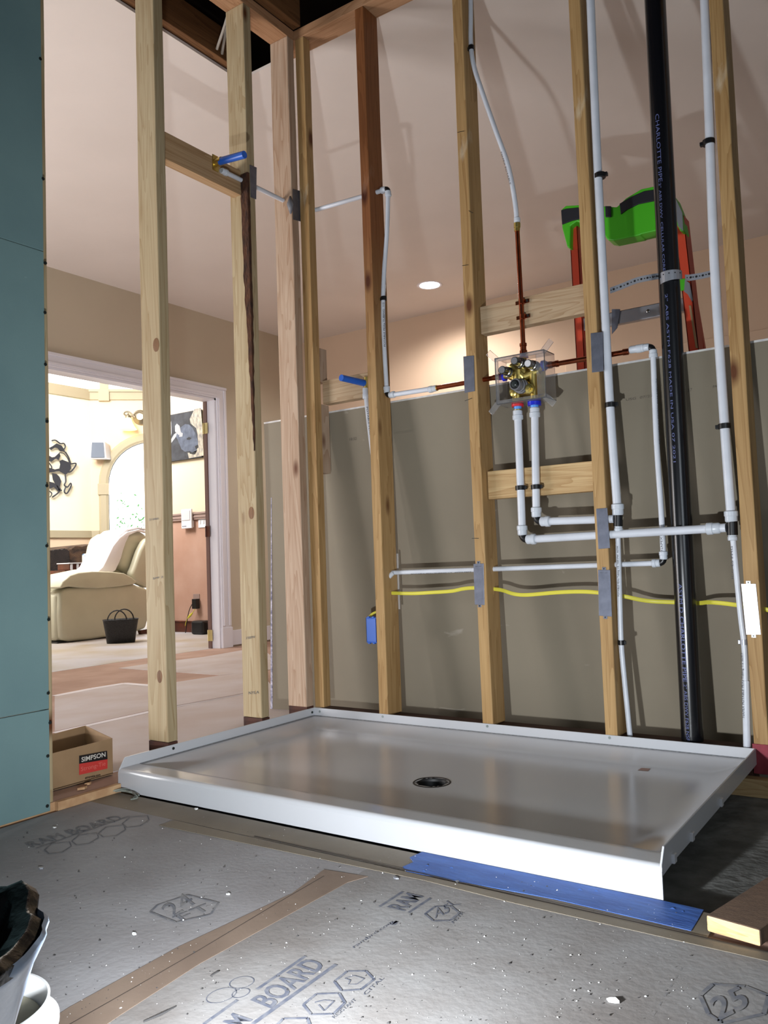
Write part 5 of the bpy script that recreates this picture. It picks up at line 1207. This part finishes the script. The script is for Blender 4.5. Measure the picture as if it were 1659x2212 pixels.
# sofa with fur throw, side table, flowers tin
XS = -7.2
sf = thing('sofa', 'dark brown sofa under fur throws against the yellow wall', 'sofa', (XS, 3.6, -.05))
def S_(px, py, x=XS): return U(px, py, 0, x)
v, f = prismg([S_(a, b) for a, b in [(100,1260),(100,1192),(130,1186),(160,1180),(200,1176),(240,1172),(262,1176),(262,1270),(262,1330),(100,1340)]], (-.7, 0, 0)); mk('sofa_body', v, f, 'fur', sf, bevel=.06)
def fur(label, px, m, x, seed):
    r_ = random.Random(seed); pts = []
    for i in range(len(px)):
        a, b = px[i], px[(i+1) % len(px)]
        for k in range(5):
            t = k/5; pts.append((a[0]+(b[0]-a[0])*t+r_.uniform(-1.1, 1.1), a[1]+(b[1]-a[1])*t+r_.uniform(-1.6, 1.6)))
    v, f = prismg([S_(a, b, x) for a, b in pts], (-.06, 0, 0)); tag(mk('fur_throw', v, f, m), label, 'throw')
fur('black fur throw at the left end of the sofa', [(100,1190),(125,1188),(141,1186),(150,1190),(150,1215),(140,1240),(120,1244),(100,1244)], 'furdark', XS+.10, 1)
fur('brown fur throw across the middle of the sofa', [(148,1190),(162,1181),(200,1177),(225,1176),(226,1210),(200,1225),(160,1230),(146,1226)], 'fur', XS+.08, 2)
XT = -6.4
tb = thing('side_table', 'reddish brown wooden side table behind the recliner', 'table', S_(180, 1232, XT))
a = U(140, 1232, 0, XT); b = U(222, 1226, 0, XT); box('table_top', XT-.4, XT, a.y, b.y, a.z-.04, a.z, 'mahog', tb)
for yy in (a.y+.03, b.y-.06): box('leg', XT-.06, XT-.02, yy, yy+.04, -.05, a.z-.04, 'mahog', tb); box('leg', XT-.38, XT-.34, yy, yy+.04, -.05, a.z-.04, 'mahog', tb)
c0_ = U(150, 1232, 0, XT-.05); c1_ = U(186, 1217, 0, XT-.05)
cr = thing('wooden_tray_box', 'small reddish wooden box with pale bands on the side table', 'box', (XT-.15, (c0_.y+c1_.y)/2, a.z)); box('body', XT-.28, XT-.05, c0_.y, c1_.y, a.z+.001, c1_.z, 'mahog', cr, bevel=.005)
for k in (.05, .42): yy = c0_.y+(c1_.y-c0_.y)*k; box('band', XT-.052, XT-.045, yy, yy+.03, a.z+.002, c1_.z+.004, 'silver', cr)
box('rim', XT-.29, XT-.04, c0_.y-.005, c1_.y+.01, c1_.z, c1_.z+.012, 'silver', cr)
t0_ = U(184, 1231, 0, XT+.0); t1_ = U(203, 1195, 0, XT+.0)
tag(box('flower_tin', XT-.16, XT-.01, max(t0_.y, c1_.y+.015), t1_.y, a.z+.001, t1_.z, 'tissue', bevel=.02), 'tall blue and green floral container on the side table', 'container')
c_ = U(213, 1212, 0, XT-.1); lathe('white_bowl', c_, [(.001, -.04), (.05, -.035), (.07, .02), (.066, .02), (.045, -.03), (.001, -.034)], 'white'); tag(bpy.data.objects['white_bowl'], 'white rounded bowl beside the floral container', 'bowl')
bpy.data.objects['white_bowl'].location.z = a.z+.001

# ================================================================== NEAR LEFT: BUCKET AND BAG
bc = Vector((1.012, -1.852, 0)); bk = thing('bucket', 'white bucket half full of beige compound at the bottom left corner', 'bucket', bc)
rb_, rt_, hb_ = .074, .086, .122
lathe('bucket_body', bc, [(.001, .002), (rb_, .002), (rt_-.004, hb_-.034), (rt_+.010, hb_-.032), (rt_+.010, hb_-.026), (rt_-.002, hb_-.024), (rt_, hb_), (rt_-.003, hb_), (rt_-.010, hb_-.03), (rb_-.008, .02)], 'bucket', bk, seg=64)
lathe('compound', bc, [(.0005, .096), (rt_-.011, .099), (rt_-.011, .094), (.0005, .092)], 'bucket_in', bk, seg=48)
import mathutils.noise as mn
def crumple(name, c, prof, m, parent, amp, seed, nu=72, sub=3, close=None):
    pr = [Vector((r, z, 0)) for r, z in prof]; Q = []
    for i in range(len(pr)-1):
        for k in range(sub): Q.append(pr[i].lerp(pr[i+1], k/sub))
    Q.append(pr[-1]); V, F = [], []
    for j, q in enumerate(Q):
        for i in range(nu):
            a = 2*PI*i/nu; d = Vector((math.cos(a), math.sin(a), 0)); k = amp*mn.noise(Vector((d.x*3+seed, d.y*3, q.y*9)))+amp*.5*mn.noise(Vector((d.x*6, d.y*6+seed, q.y*14)))
            p = Vector(c)+d*(q.x+k*min(1, q.x/.05))+Vector((0, 0, max(.003, q.y+k*.7))); V.append(p)
    n = len(Q)
    for j in range(n-1):
        for i in range(nu): F.append((j*nu+i, j*nu+(i+1) % nu, (j+1)*nu+(i+1) % nu, (j+1)*nu+i))
    return mk(name, V, F, m, parent, smooth=True)
cb = Vector((1.176, -2.036, 0)); bn = thing('rubbish_bag', 'shiny black bin bag in a milky blue plastic wrap at the left edge', 'bag', cb)
crumple('plastic_wrap', cb, [(.03, .003), (.062, .003), (.085, .08), (.110, .18), (.136, .26), (.150, .290), (.146, .295)], 'bagclear', bn, .006, 2.0)
crumple('black_liner', cb, [(.149, .286), (.151, .297), (.142, .305), (.126, .300), (.11, .268), (.08, .24), (.045, .23), (.004, .225)], 'bag', bn, .016, 5.0, sub=5)
pc = Vector((.66, -1.70, .02))
V, F = [], []; nu, nv = 20, 12
for j in range(nv+1):
    th = PI*j/nv
    for i in range(nu):
        a = 2*PI*i/nu; d = Vector((math.sin(th)*math.cos(a), math.sin(th)*math.sin(a), math.cos(th))); k = 1+.5*mn.noise(d*2.5); q_ = Vector((d.x*.09, d.y*.07, d.z*.05))*k+pc; q_.z = max(q_.z, .002); V.append(q_)
for j in range(nv):
    for i in range(nu): F.append((j*nu+i, j*nu+(i+1) % nu, (j+1)*nu+(i+1) % nu, (j+1)*nu+i))
tag(mk('crumpled_scrap', V, F, 'insul', smooth=True), 'pale crumpled scrap on the floor behind the black bag', 'scrap')
